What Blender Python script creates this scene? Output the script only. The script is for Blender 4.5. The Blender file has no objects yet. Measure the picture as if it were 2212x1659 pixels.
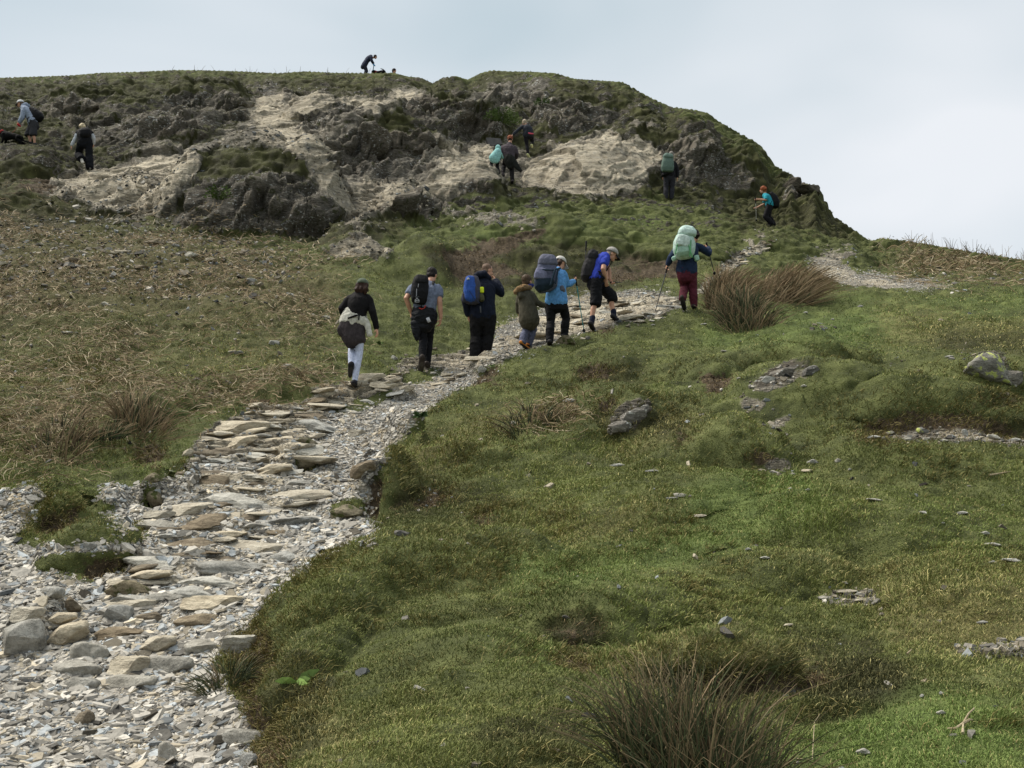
import bpy, bmesh, math, random
import numpy as np
from mathutils import Vector, Matrix, Quaternion
random.seed(7)
RNG = np.random.default_rng(11)
C = bpy.context.scene.collection
SC = bpy.context.scene

# ------------------------------------------------------------------ camera
CAMZ = 1.6
PITCH = math.radians(12.0)
FPX = 2365.0                     # focal length in units of a 2212 x 1659 picture
CW, CH = 2212.0, 1659.0
FWD = np.array([0, math.cos(PITCH), math.sin(PITCH)])
UPV = np.array([0, -math.sin(PITCH), math.cos(PITCH)])
RGT = np.array([1.0, 0, 0])

def yw(Y):                       # distance allowance for looking up the slope
    return Y * (1 - .06 * np.minimum(1, Y / 20) - .0027 * np.maximum(0, Y - 20))

def at(px, py, Y):
    d = FWD + (px - CW / 2) / FPX * RGT + (CH / 2 - py) / FPX * UPV
    p = d * (Y / d[1])
    return np.array([p[0], p[1], p[2] + CAMZ])

def raydir(px, py):
    d = FWD + (px - CW / 2) / FPX * RGT + (CH / 2 - py) / FPX * UPV
    return d / np.linalg.norm(d)

def project(P):
    q = P - np.array([0, 0, CAMZ])
    zc = q @ FWD
    zc = np.maximum(zc, 1e-3)
    return CW / 2 + FPX * (q @ RGT) / zc, CH / 2 - FPX * (q @ UPV) / zc, zc

cam = bpy.data.cameras.new('camera')
cam.sensor_width = 36.0
cam.lens = 36.0 * FPX / CW
cam.clip_start = .05
cam.clip_end = 6000
co = bpy.data.objects.new('camera', cam)
co.location = (0, 0, CAMZ)
co.rotation_euler = (math.pi / 2 + PITCH, 0, 0)
C.objects.link(co)
SC.camera = co

# ------------------------------------------------------------------ helpers
def nodes_of(m):
    nt = m.node_tree
    return nt, nt.nodes, nt.links

def lin(c):
    return tuple(((v / 255) / 12.92 if v / 255 <= .04045 else ((v / 255 + .055) / 1.055) ** 2.4) for v in c)

def tag(o, label=None, cat=None, group=None, kind=None):
    if label: o['label'] = label
    if cat: o['category'] = cat
    if group: o['group'] = group
    if kind: o['kind'] = kind
    return o

def mesh_obj(name, verts, faces, mat=None, parent=None, smooth=True):
    me = bpy.data.meshes.new(name)
    me.from_pydata([tuple(v) for v in verts], [], [tuple(f) for f in faces])
    me.update()
    if smooth:
        me.polygons.foreach_set('use_smooth', [True] * len(me.polygons))
    o = bpy.data.objects.new(name, me)
    C.objects.link(o)
    if mat: me.materials.append(mat)
    if parent: o.parent = parent
    return o

def np_mesh(name, V, F, mat=None, smooth=False):
    """V (n,3), F (m,k) arrays -> one mesh object"""
    me = bpy.data.meshes.new(name)
    n, m, k = len(V), len(F), F.shape[1]
    me.vertices.add(n)
    me.vertices.foreach_set('co', np.ascontiguousarray(V, dtype=np.float32).ravel())
    me.loops.add(m * k)
    me.loops.foreach_set('vertex_index', np.ascontiguousarray(F, dtype=np.int32).ravel())
    me.polygons.add(m)
    me.polygons.foreach_set('loop_start', np.arange(0, m * k, k, dtype=np.int32))
    try:
        me.polygons.foreach_set('loop_total', np.full(m, k, dtype=np.int32))
    except Exception:
        pass
    me.polygons.foreach_set('use_smooth', np.full(m, bool(smooth)))
    me.update(calc_edges=True)
    if mat: me.materials.append(mat)
    o = bpy.data.objects.new(name, me)
    C.objects.link(o)
    return o

def vcol(o, name, cols):
    a = o.data.attributes.new(name, 'FLOAT_COLOR', 'POINT')
    a.data.foreach_set('color', np.ascontiguousarray(cols, dtype=np.float32).ravel())

def empty(name, loc):
    o = bpy.data.objects.new(name, None)
    o.location = tuple(loc)
    o.empty_display_size = .2
    C.objects.link(o)
    return o

# ------------------------------------------------------------------ noise
def _hash(ix, iy, iz, seed):
    h = (ix.astype(np.uint32) * np.uint32(374761393) + iy.astype(np.uint32) * np.uint32(668265263)
         + iz.astype(np.uint32) * np.uint32(2147483647) + np.uint32((seed * 974711) & 0xffffffff))
    h = (h ^ (h >> np.uint32(13))) * np.uint32(1274126177)
    h = (h ^ (h >> np.uint32(16))) * np.uint32(2246822519)
    return h ^ (h >> np.uint32(15))

_G = RNG.normal(size=(256, 3)).astype(np.float32)
_G /= np.linalg.norm(_G, axis=1)[:, None]

def pn(P, seed=0):
    """gradient noise about -1..1 at points P (n,3)"""
    P = np.asarray(P, dtype=np.float32)
    I = np.floor(P)
    f = P - I
    I = I.astype(np.int64)
    w = f * f * f * (f * (f * 6 - 15) + 10)
    out = np.zeros(len(P), dtype=np.float32)
    for a in (0, 1):
        wx = w[:, 0] if a else 1 - w[:, 0]
        for b in (0, 1):
            wy = w[:, 1] if b else 1 - w[:, 1]
            for c in (0, 1):
                wz = w[:, 2] if c else 1 - w[:, 2]
                g = _G[_hash(I[:, 0] + a, I[:, 1] + b, I[:, 2] + c, seed) & np.uint32(255)]
                out += wx * wy * wz * (g[:, 0] * (f[:, 0] - a) + g[:, 1] * (f[:, 1] - b) + g[:, 2] * (f[:, 2] - c))
    return out * 1.6

def fbm(P, oct=4, seed=0, gain=.5, ridged=False):
    P = np.asarray(P, dtype=np.float32)
    s = np.zeros(len(P), dtype=np.float32); a = 1.0; t = 0
    for k in range(oct):
        n = pn(P * (2.03 ** k) + 17.3 * k, seed + k)
        if ridged: n = 1 - 2 * np.abs(n)
        s += a * n; t += a; a *= gain
    return s / t

def rnd1(k, seed=0):
    k = np.asarray(k).astype(np.int64)
    return (_hash(k, k * 0 + 3, k * 0 + 5, seed) & np.uint32(0xffff)).astype(np.float32) / 65535.0

def sstep(a, b, x):
    t = np.clip((x - a) / (b - a), 0, 1)
    return t * t * (3 - 2 * t)
# ------------------------------------------------------------------ ground shape
CTRL = """
270 1659 6.5|60 1659 6.5|480 1659 6.4|270 1500 7.6|100 1500 7.6|430 1500 7.6|270 1400 8.5|40 1400 8.5|500 1400 8.3|400 1200 10.4|100 1230 10|620 1220 10.2|560 1090 11.8|760 1100 11.8
250 1090 11.6|30 1120 11.2|500 1000 13.2|760 1000 13.4|650 900 15.2|820 930 14.8|770 838 16.8|910 805 18.4|1040 782 19.7|1000 830 17.4|1130 755 20|1190 748 20.4|1280 715 21.4|1350 690 22
1490 662 22.8|1420 640 23.5|1550 615 25|1600 560 29|1680 510 33|1640 590 26.5|1760 575 29.5|1800 595 27.8|1880 530 37|2000 612 26.4
600 1659 5.4|700 1500 6.6|640 1400 7.7|700 1300 8.6|800 1200 9.4|900 1178 9.6|1040 1160 9.9|760 1659 4.7|900 1500 6.3|900 1350 7.8|900 1250 8.9
860 1120 11.3|1000 1120 11.3|900 1000 13|950 900 14.8|1060 820 17.2|1060 900 14.9|1200 1100 11.2|1200 1000 12.8|1200 900 14.5|1200 800 17.3|1180 770 18.6|1330 708 20.6|1480 678 21.6|1600 690 21.2
1100 1659 4.6|1100 1500 6|1100 1350 7.7|1200 1220 9.3|1500 1659 4.9|1500 1450 7|1500 1300 8.4|1500 1200 9.5|1500 1100 11|1500 1000 12.4|1500 900 14.3|1500 800 17
1800 1659 4.9|1800 1450 6.7|1800 1300 8.2|1800 1100 10.8|1800 950 13.2|1800 850 15|1800 750 18.3|1800 670 21.8|1950 640 23.3|2200 1659 4.6|2200 1450 6.3|2200 1300 7.9|2200 1150 9.8|2200 1000 11.9|2200 900 13.8|2200 800 16|2200 700 19.8|2212 622 24|2080 622 24.4
1950 590 28.5|2100 590 28.2|2200 592 27.8|1900 516 38.5|2000 528 37.5|2100 545 36|2212 562 34.5
0 1000 12.3|0 1060 11.8|150 980 12.9|350 960 13.6|300 850 15.6|0 850 15|100 750 17.4|550 870 15.6|520 800 17.3|700 780 18|400 700 19.4|600 700 20|800 700 20.4|100 620 21.2|300 560 24|560 600 23.6|820 600 24|860 680 21.4|1000 690 22.2
0 480 27|60 410 32|120 500 26.6|240 470 29|500 512 28.4|680 540 27|850 560 26.4|960 560 26.6|1000 620 24.6|1150 640 24|1300 600 25.5|1400 580 27
1000 520 30|1200 520 29.8|1200 480 33|1400 500 32.4|1500 520 31|1400 445 38.2|1445 433 39.6|1550 470 37|1660 487 40.4|1300 430 38.4|1720 500 37.5|1780 520 35.5
550 470 30.2|550 400 31.8|550 335 36|420 400 33|680 430 32|700 500 29|780 480 30.5|150 440 31|200 370 36.6|330 360 36|60 312 39.6|10 300 40.5|120 280 42.4|300 280 42.6|440 300 40|300 220 48.5|120 210 49|500 220 48|600 280 41|650 350 36.6|740 400 33.6|720 300 40|720 220 48|850 400 34.8|830 300 41|900 340 38|930 240 46.5|980 430 35|1050 380 39|1105 397 39.8|1140 345 43.6|1080 290 46|1200 300 45.5|1300 350 42|1250 400 40|1360 400 41|1440 340 44.5|1540 360 46|1620 420 45|1350 270 49|1200 220 52|1480 290 49
"""
SKY = "-400 190 58|-150 178 59|0 168 60|150 162 60|300 155 60|450 152 60|600 158 60|720 158 61|800 158 62|880 164 61|935 179 61|985 166 60.5|1040 158 61|1100 154 62|1200 156 61|1300 174 60|1360 190 59|1420 216 58|1480 240 57|1540 258 55.5|1600 292 54|1660 340 52|1700 378 50.5|1740 412 48.5|1790 450 47|1840 497 45|1870 518 43.5|1905 515 40|2000 527 38.6|2100 544 37|2212 561 35.6|2330 580 34.5|2600 610 33"
def _pts(txt):
    return [tuple(float(v) for v in t.split()) for ln in txt.strip().splitlines() for t in ln.split('|')]
cu, cl, cs = [], [], []
def addc(px, py, Y, dz=0.0, fac=1.0):
    p = at(px, py, yw(Y))
    u = p[0] / p[1]; Y1 = p[1] * fac; z = p[2] + dz
    cu.append(u); cl.append(math.log(Y1)); cs.append(z / Y1)
for t in _pts(CTRL): addc(*t)
for px, py, Y in _pts(SKY):
    addc(px, py, Y)
    addc(px, py, Y, .1, 1.08)
    addc(px, py, Y, -1.5, 1.3)
    addc(px, py, Y, -8, 1.9)
for u in (-1.1, -.8, -.5, -.25, 0, .25, .5, .8, 1.1):
    for Y1, s in ((.5, .0), (1.2, .0), (2.6, .06)):
        cu.append(u); cl.append(math.log(Y1)); cs.append(s + (.04 if u > 0 and Y1 > 2 else 0))
for Y, py in ((5.5, 1659), (8.5, 1400), (12.3, 1000), (17, 770), (24, 560), (32, 410), (40, 300), (50, 210)):
    for px in (-500, -1200):
        addc(px, py, Y)
for Y, py in ((5, 1659), (8, 1300), (12, 1000), (16, 800), (20, 700), (26, 610)):
    for px in (2700, 3400):
        addc(px, py, Y)
cu = np.array(cu); cl = np.array(cl); cs = np.array(cs)

def tps_fit(x, y, v, lam=2e-4):
    n = len(x)
    d2 = (x[:, None] - x[None]) ** 2 + (y[:, None] - y[None]) ** 2
    K = .5 * d2 * np.log(d2 + 1e-12) + lam * np.eye(n)
    Pm = np.c_[np.ones(n), x, y]
    A = np.zeros((n + 3, n + 3)); A[:n, :n] = K; A[:n, n:] = Pm; A[n:, :n] = Pm.T
    return np.linalg.solve(A, np.r_[v, 0, 0, 0])
W = tps_fit(cu, cl, cs)
def tps_eval(x, y):
    out = np.empty(len(x))
    for i in range(0, len(x), 4000):
        a, b = x[i:i + 4000], y[i:i + 4000]
        d2 = (a[:, None] - cu[None]) ** 2 + (b[:, None] - cl[None]) ** 2
        out[i:i + 4000] = (.5 * d2 * np.log(d2 + 1e-12)) @ W[:-3] + W[-3] + W[-2] * a + W[-1] * b
    return out

# coarse solution, then bilinear to the fine grid
GU = np.concatenate([np.linspace(-1.15, -.56, 30)[:-1], np.linspace(-.56, .56, 225), np.linspace(.56, 1.15, 30)[1:]])
GL = np.linspace(math.log(.6), math.log(115), 300)
gS = tps_eval(np.repeat(GU, len(GL)), np.tile(GL, len(GU))).reshape(len(GU), len(GL))
def base_z(u, Y):
    iu = np.clip(np.searchsorted(GU, u) - 1, 0, len(GU) - 2)
    l = np.log(Y)
    fl = np.clip((l - GL[0]) / (GL[1] - GL[0]), 0, len(GL) - 1.001)
    il = fl.astype(int); fl = fl - il
    fu = np.clip((u - GU[iu]) / (GU[iu + 1] - GU[iu]), 0, 1)
    s = (gS[iu, il] * (1 - fu) + gS[iu + 1, il] * fu) * (1 - fl) + (gS[iu, il + 1] * (1 - fu) + gS[iu + 1, il + 1] * fu) * fl
    return s * Y
def base_hit(px, py):
    d = raydir(px, py)
    Y = np.exp(np.linspace(math.log(2.5), math.log(90), 1500))
    P = d[None] * (Y / d[1])[:, None]
    gap = P[:, 2] + CAMZ - base_z(P[:, 0] / Y, Y)
    k = np.argmax(gap < 0) if (gap < 0).any() else len(Y) - 1
    return np.array([P[k, 0], Y[k], base_z(P[k:k + 1, 0] / Y[k], Y[k:k + 1])[0]])

ROWT = np.array([(0.9, 2600), (2.2, 2100), (4.2, 1700), (7.4, 1400), (9.6, 1200), (11.8, 1000), (16, 800), (18.8, 700), (23.3, 600), (28.3, 500), (33, 400), (38, 300), (43.5, 200), (52, 120), (60, 60)])
nr = 1260
pyr = np.linspace(ROWT[0, 1], ROWT[-1, 1], nr)
# fewer rows below the frame
pyr = np.concatenate([np.linspace(2600, 1720, 120)[:-1], np.linspace(1720, 560, 880)[:-1], np.linspace(560, 110, 640)])
Yr = np.exp(np.interp(-pyr, -ROWT[:, 1], np.log(ROWT[:, 0])))
Yr = np.concatenate([Yr, Yr[-1] * np.exp(np.linspace(.02, .75, 26))])
ur = np.concatenate([-np.linspace(1.1, .545, 46)[:-1], np.linspace(-.545, .545, 1060), np.linspace(.545, 1.1, 46)[1:]])
NU, NY = len(ur), len(Yr)
UU, YY = np.meshgrid(ur, Yr)          # rows = distance
uf, yf = UU.ravel(), YY.ravel()
X = (uf * yf); Y_ = yf; Z = base_z(uf, yf)

# ---- hummocks, banks, hollows and outcrops (px, py, half width px, front m, back m, height m, turn deg, power)
BUMPS = """
900 1215 200 .8 .5 .14 0 1|1120 1190 130 .7 .5 .10 0 1|700 1340 120 .6 .9 .22 -25 1|640 1480 90 .5 .9 .18 -20 1
1560 1490 190 .30 .55 .20 0 .7|1250 1370 120 .35 .6 .17 10 .8|1000 1420 150 .5 .7 .10 0 1|1350 1330 180 .5 .8 .12 0 1
1700 865 200 .9 1.6 .25 0 1|1620 1000 120 .25 .7 .22 0 .6|1500 960 160 1.0 1.0 .15 0 1|1990 900 260 .6 1.4 .27 -8 .8|1900 1010 160 .7 1 .15 0 1
1350 900 100 .7 1.2 .24 25 .9|1290 800 110 .6 1.4 .16 0 .9|1540 830 70 .5 1.2 .2 10 .8|1700 800 130 .7 1.4 .3 20 .8|1800 780 120 .6 1.6 .25 15 .8
2140 860 130 .4 1.6 .25 0 .7|1400 1080 240 .9 1.2 .14 0 1|1850 1150 220 .8 1.0 .15 0 1|2080 1280 200 .7 .8 .10 0 1|1700 1250 180 .5 .7 .10 0 1
1430 700 200 1.0 1.8 .12 0 1|1250 745 160 .9 1.4 .10 0 1|1120 800 120 .8 1.2 .12 0 1|1050 810 60 .4 .8 .14 0 .8|1230 930 140 .7 1.1 .14 0 1
880 960 50 .5 .9 .3 20 1|830 1080 60 .5 .9 .3 0 1|760 1110 40 .25 .5 .14 0 .8|1000 980 120 .6 1 .15 0 1
330 1060 40 .25 .4 .22 0 .8|130 1110 60 .3 .5 .16 0 .8|180 1215 110 .30 .5 .26 -8 .7|60 1085 50 .3 .5 .12 0 .8|240 1090 40 .2 .35 .13 0 .7|400 1050 30 .2 .4 .12 0 .8|640 1000 40 .3 .5 .16 0 .8
60 1380 60 .3 .6 .2 0 .9|330 905 70 .5 1 .15 0 1|620 860 90 .35 .8 .2 0 .8|760 850 60 .3 .6 .14 0 .8|840 860 60 .25 .5 .14 0 .7
540 455 215 2.25 3.2 1.5 -6 .9|520 355 130 1.2 2.4 .5 0 .9|380 450 80 1.5 2 .5 0 .9|690 460 70 1.5 2 .6 0 .9
770 535 100 1.4 1.8 .4 10 .9|880 460 70 1.05 1.8 .6 0 .9|260 430 110 1.35 2.0 .5 -12 .9|60 380 95 0.9 2.2 .7 5 .9|50 440 100 1.2 2.4 .4 10 .9
860 315 115 1.5 3.0 1.2 8 .9|760 340 75 1.35 2.4 .9 0 .9|700 255 90 1.2 2.5 .8 15 .9|950 250 110 1.5 2.5 1.0 12 .9|1040 275 80 1.2 2.0 .8 0 .9|790 190 110 0.9 2.5 0.21 8 .9|870 180 70 0.9 2 0.18 8 .9
440 230 110 1.35 2.6 1.0 -8 .9|300 260 110 1.35 2.4 .8 -8 .9|170 225 110 1.2 2.4 .8 -10 .9|560 190 80 1.05 2 0.15 -10 .9|350 300 120 1.2 2.2 .5 -6 .9
1120 185 100 1.5 2.5 0.27 0 .9|1240 230 140 1.5 3.0 .9 10 .9|1000 185 60 0.9 1.6 0.15 0 .9|1220 275 90 1.2 2.2 .5 10 .9|1270 380 150 1.5 3.0 .5 -25 .9|1450 310 130 1.5 2.6 .8 18 .9|1560 370 130 1.2 2.4 .8 22 .9|1390 265 60 0.9 1.6 .5 0 .9
1640 380 80 1.2 1.6 .3 25 1|1720 440 80 1.2 1.6 .22 30 1|1000 420 100 1.2 2 .6 0 .9|1060 440 60 0.9 1.6 .4 10 .9|1000 590 170 1.2 2.2 .5 0 .9|1100 530 190 1.05 2.4 .5 0 .9|900 600 90 0.9 1.6 .4 0 .9|1280 530 150 0.9 2 .4 0 .9|1160 580 120 0.75 1.6 .4 0 .9
1480 560 120 .5 1.8 .35 0 .7|1700 540 100 .4 1.4 .2 0 .8|1860 560 60 .4 1.2 .2 0 .8
"""
for b in _pts(BUMPS):
    px, py, wpx, fr, bk, h, rot, pw = b
    c = base_hit(px, py)
    rx = wpx / FPX * c[1]
    dx = X - c[0]; dy = Y_ - c[1]
    m = (np.abs(dx) < rx * 1.3 + 1) & (dy > -fr * 2 - rx) & (dy < bk * 2 + rx)
    i = np.nonzero(m)[0]
    a = math.radians(rot); ca, sa = math.cos(a), math.sin(a)
    la = dx[i] * ca + dy[i] * sa; lb = -dx[i] * sa + dy[i] * ca
    wob = 1 + .22 * pn(np.c_[X[i] / rx * 1.7, Y_[i] / rx * 1.7, np.full(len(i), px * .1)], 5)
    lb = np.where(lb < 0, lb / fr, lb / bk) * wob; la = la / rx * wob
    q = np.clip(1 - la * la - lb * lb, 0, None)
    Z[i] += h * (1.45 if c[1] < 20 else 1.25) * (q ** pw)

# ------------------------------------------------------------------ what covers the ground
MW, MH = 1106, 830
def blur(a, r):
    for ax in (0, 1):
        for _ in range(2):
            k = 2 * r + 1
            pad = [(0, 0), (0, 0)]; pad[ax] = (r + 1, r)
            c = np.cumsum(np.pad(a, pad, mode='edge'), axis=ax)
            a = (np.take(c, range(k, c.shape[ax]), axis=ax) - np.take(c, range(0, c.shape[ax] - k), axis=ax)) / k
    return a
gx, gy = np.meshgrid(np.arange(MW) * 2 + 1.0, np.arange(MH) * 2 + 1.0)
def poly_fill(txt):
    P = [tuple(float(v) for v in t.split(',')) for t in txt.split()]
    xs = [p[0] for p in P]; ys = [p[1] for p in P]
    out = np.zeros((MH, MW), dtype=bool)
    x0, x1 = max(0, int(min(xs) / 2) - 1), min(MW, int(max(xs) / 2) + 2)
    y0, y1 = max(0, int(min(ys) / 2) - 1), min(MH, int(max(ys) / 2) + 2)
    sx, sy = gx[y0:y1, x0:x1], gy[y0:y1, x0:x1]
    r = np.zeros(sx.shape, dtype=bool)
    for (xa, ya), (xb, yb) in zip(P, P[1:] + P[:1]):
        if ya == yb: continue
        c = ((ya > sy) != (yb > sy)) & (sx < (xb - xa) * (sy - ya) / (yb - ya) + xa)
        r ^= c
    out[y0:y1, x0:x1] = r
    return out
LAYERS = {k: np.zeros((MH, MW)) for k in ('dark', 'pale', 'gravel', 'dirt', 'bracken', 'yellow', 'heath', 'fresh')}
def paint(layer, polys, v=1.0, soft=4):
    for t in polys.strip().split(';'):
        if not t.strip(): continue
        m = blur(poly_fill(t).astype(float), soft)
        LAYERS[layer] = LAYERS[layer] * (1 - m) + v * m
def erase(layers, polys, soft=4):
    for l in layers: paint(l, polys, 0.0, soft)

# rocky upper crag: mixed rock first, patches after
paint('pale', "100,390 230,345 330,310 440,300 520,270 540,200 600,170 700,165 900,170 940,185 1040,165 1120,175 1100,300 1160,330 1300,285 1420,270 1440,345 1370,412 1250,440 1130,408 1060,410 960,470 800,495 740,475 690,520 350,490 300,485 200,455 130,430", .62, 6)
paint('dark', "350,470 400,425 430,375 520,365 640,372 690,410 740,470 690,505 560,518 400,498;80,200 240,192 250,235 140,255 90,245;250,255 330,230 390,240 450,290 300,325 220,305;360,200 480,188 540,215 535,275 440,278 370,245;560,160 660,168 640,205 560,195;630,255 740,212 795,240 730,285 640,285;860,222 930,192 1050,238 1085,295 1000,305 880,275;690,315 800,270 920,285 945,345 880,375 780,395 690,355;1050,170 1180,156 1205,205 1060,235;1140,222 1280,198 1335,265 1250,285 1150,255;1335,285 1450,268 1560,320 1645,385 1600,412 1480,392 1400,382 1340,345;820,440 900,418 960,440 900,478 830,478;1690,385 1780,405 1775,428 1700,418;1000,395 1080,400 1060,430 990,425;140,260 250,250 300,320 180,330", .9, 5)
erase(('pale',), "350,470 400,425 430,375 520,365 640,372 690,410 740,470 690,505 560,518 400,498;860,222 930,192 1050,238 1085,295 1000,305 880,275", 5)
paint('pale', "110,395 230,372 330,342 440,328 428,380 352,440 300,480 200,450 130,430;560,200 610,190 622,250 662,290 702,312 692,350 742,400 792,462 772,505 742,472 692,412 642,342 582,312 540,262;640,205 860,182 935,190 860,220 760,248 640,262;760,402 960,392 1050,402 900,432 800,482;1150,335 1300,290 1400,280 1432,340 1370,410 1250,437 1120,402;950,300 1060,332 1078,400 960,385;970,460 1170,470 1190,487 960,477;1370,262 1435,258 1430,282 1370,284", 1.0, 5)
erase(('dark',), "110,395 230,372 330,342 440,328 428,380 352,440 300,480 200,450 130,430;560,200 610,190 622,250 662,290 702,312 692,350 742,400 792,462 772,505 742,472 692,412 642,342 582,312 540,262;1160,345 1300,300 1400,285 1425,340 1365,405 1250,430 1130,402", 5)
# turf on the ledges
erase(('dark', 'pale'), "428,332 560,318 650,350 690,372 560,362 500,372 430,388;640,165 760,160 840,180 835,205 740,200 690,190;780,252 900,265 945,305 880,300 820,290;945,180 1030,165 1040,190 960,205;0,165 560,155 560,180 300,195 100,200 0,205;1050,400 1130,408 1250,440 1300,430 1420,410 1380,440 1200,470 960,450;1330,285 1440,272 1500,285 1430,305 1340,300;1180,195 1300,175 1420,220 1400,245 1260,215;580,170 720,162 700,185 600,180;0,300 95,315 125,380 60,400 0,390;0,405 130,440 60,470 0,470;460,345 640,345 660,368 470,372", 4)
paint('heath', "0,160 1000,150 1300,170 1500,250 1700,380 1880,520 1600,500 1400,420 1300,440 1000,430 860,500 1000,640 1300,640 1500,560 1300,540 1000,500 700,530 300,480 0,520", 1.0, 10)
erase(('heath',), "860,520 1000,480 1250,480 1450,440 1620,490 1500,530 1250,500 1050,540", 10)
paint('fresh', "880,490 1250,470 1440,430 1600,500 1500,540 1200,520 980,545", .45, 16)
paint('fresh', "1500,690 1900,650 2212,625 2212,680 1800,760 1500,760;1050,1180 1300,1170 1500,1050 1750,1000 1800,1100 1500,1250 1100,1300;350,880 520,860 640,840 520,890 340,940;1480,1650 1700,1560 2000,1480 2212,1550 2212,1659", .8, 16)
# path
paint('gravel', "-20,1760 545,1760 535,1560 462,1440 545,1340 605,1255 720,1190 812,1160 795,1100 805,1030 855,950 925,890 1005,840 1045,808 1010,798 900,812 830,850 790,880 690,900 640,960 560,980 420,1010 330,1040 220,1040 215,1090 250,1130 270,1180 150,1180 40,1170 60,1110 100,1060 80,1040 0,1060;1300,695 1480,662 1440,636 1350,630 1240,640 1080,700 1040,785 1110,762 1180,745;1740,570 1800,560 1835,588 1960,600 2080,616 1900,625 1790,607 1750,582", 1.0, 4)
paint('pale', "1735,565 1840,528 1868,540 1810,560 1840,588 1960,598 2090,614 1900,628 1790,610 1745,585;2000,608 2212,600 2212,610 2080,618", .8, 4)
paint('pale', "540,870 700,835 880,805 1000,800 900,830 830,860 700,900 690,950 640,1000 560,1010 400,1010 420,960 480,920 540,890;1480,645 1540,602 1560,570 1600,545 1660,510 1690,510 1640,545 1600,570 1560,610 1550,640;1110,755 1180,742 1330,700 1440,680 1490,655 1440,640 1350,640 1240,660 1140,710;680,548 780,506 870,565 760,568", 1.0, 4)
paint('pale', "260,1210 300,1120 400,1090 420,1010 640,1000 640,1100 560,1180 470,1270 250,1300", .8, 8)
paint('pale', "850,802 880,770 1000,760 1080,735 1130,750 1050,790 930,830", .95, 5)
paint('gravel', "900,812 930,790 1050,770 1110,750 1150,745 1080,790 1020,800 960,815", .8, 4)
# turf islands on and beside the path
erase(('gravel', 'pale'), "30,1170 110,1060 180,1045 190,1075 110,1090 70,1120 60,1160 160,1165 165,1180 40,1182;80,1210 130,1200 290,1195 285,1240 190,1262 90,1245;190,1085 250,1080 250,1105 200,1110;300,1055 350,1045 355,1085 310,1095;260,1150 300,1130 330,1160 270,1180;560,860 640,840 690,845 640,875 570,880;760,875 850,845 840,865 770,890;640,985 680,985 690,1010 640,1020;880,800 960,800 930,825 860,835;710,1090 790,1075 800,1105 720,1110", 2)
paint('dirt', "70,1110 200,1075 170,1130 80,1160;310,1080 360,1060 360,1110 310,1110;170,1215 290,1200 285,1250 180,1262;280,960 360,960 350,1000 290,990;520,870 560,850 620,880 540,890;650,990 690,990 690,1020 640,1020;480,1400 560,1340 600,1420 560,1500 620,1659 540,1659 530,1560;790,1040 830,1020 820,1130 790,1120;1010,810 1080,785 1090,800 1030,835;0,400 130,385 120,400 60,415 0,412;40,400 130,395 120,425 50,415", .8, 5)
paint('dirt', "1230,790 1290,770 1340,790 1320,820 1250,815;1510,820 1580,805 1590,830 1530,860;1835,952 1880,920 1980,885 2110,880 2212,920 2212,962 2100,948 1960,955;1600,985 1640,965 1690,985 1680,1010 1620,1010;1340,1480 1500,1450 1780,1455 1810,1480 1560,1515 1380,1510;1460,930 1490,910 1480,955 1455,960;1290,870 1330,850 1330,900 1280,890;940,540 1180,480 1200,500 1060,560 1180,600 1000,620;1330,555 1480,565 1480,585 1330,575;2080,860 2212,850 2212,872 2090,870;1250,600 1480,560 1480,590 1300,620;880,1085 940,1060 980,1075 900,1105;1280,700 1340,695 1330,720 1280,725;1860,560 1950,560 1900,580", .75, 5)
paint('dirt', "905,1065 960,1045 990,1060 940,1080;840,1085 870,1070 880,1090 850,1105;1010,1120 1060,1100 1080,1120 1030,1140;960,995 1000,980 1010,1000 975,1010;1180,1440 1240,1420 1300,1450 1250,1480;560,1590 620,1560 640,1640 600,1659;1050,830 1100,815 1100,840 1060,850;1150,870 1210,880 1180,900;1560,590 1640,575 1620,600 1560,605", .65, 5)
paint('heath', "560,1480 640,1360 760,1500 700,1659 560,1659;1160,1330 1300,1320 1340,1400 1240,1440 1160,1400;1340,1450 1480,1420 1800,1450 1820,1500 1380,1510;820,1050 1100,1040 1150,1120 850,1130;1200,780 1400,760 1420,830 1250,840;1850,900 2212,880 2212,940 1850,950;1230,870 1500,880 1480,960 1280,940;1650,1330 1900,1350 2000,1500 1750,1560;1000,1580 1250,1560 1300,1659 1000,1659;2000,700 2212,720 2212,790 2000,760", .75, 14)
paint('dirt', "1180,1350 1250,1330 1300,1342 1330,1352 1300,1372 1240,1400 1260,1430 1220,1425 1205,1385", .48, 6)
paint('dark', "1310,925 1330,880 1380,860 1420,880 1400,910 1350,940;1620,840 1660,800 1740,780 1770,800 1720,815 1660,835;740,1010 800,980 830,985 800,1030;2085,800 2120,760 2170,770 2180,810;1460,1410 1475,1395", .7, 3)
paint('pale', "1600,845 1680,815 1750,800 1760,815 1650,850;1870,955 1990,925 2100,925 2212,945 2212,965 2000,950;1640,930 1690,895 1720,905 1690,930;1640,1015 1700,990 1720,1005 1680,1025;2040,1390 2212,1370 2212,1395 2080,1405;1780,1280 1900,1270 1900,1300 1790,1300;1600,870 1660,865 1650,885 1600,890;1590,872 1665,868 1640,884;1640,1002 1700,985 1715,1005 1660,1018;1720,700 1800,695 1790,710;1900,790 1960,785 1950,800;2050,760 2100,755 2090,772;1080,905 1110,900 1100,915", .95, 5)
paint('bracken', "0,470 250,470 480,512 660,560 780,575 760,640 700,770 680,830 600,842 500,868 350,915 200,955 0,985", .95, 22)
paint('bracken', "1960,528 2212,566 2212,605 1950,595 1890,560", .95, 10)
paint('bracken', "0,720 300,700 760,700 740,830 600,842 500,868 350,915 200,955 0,985", .5, 24)
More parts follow.
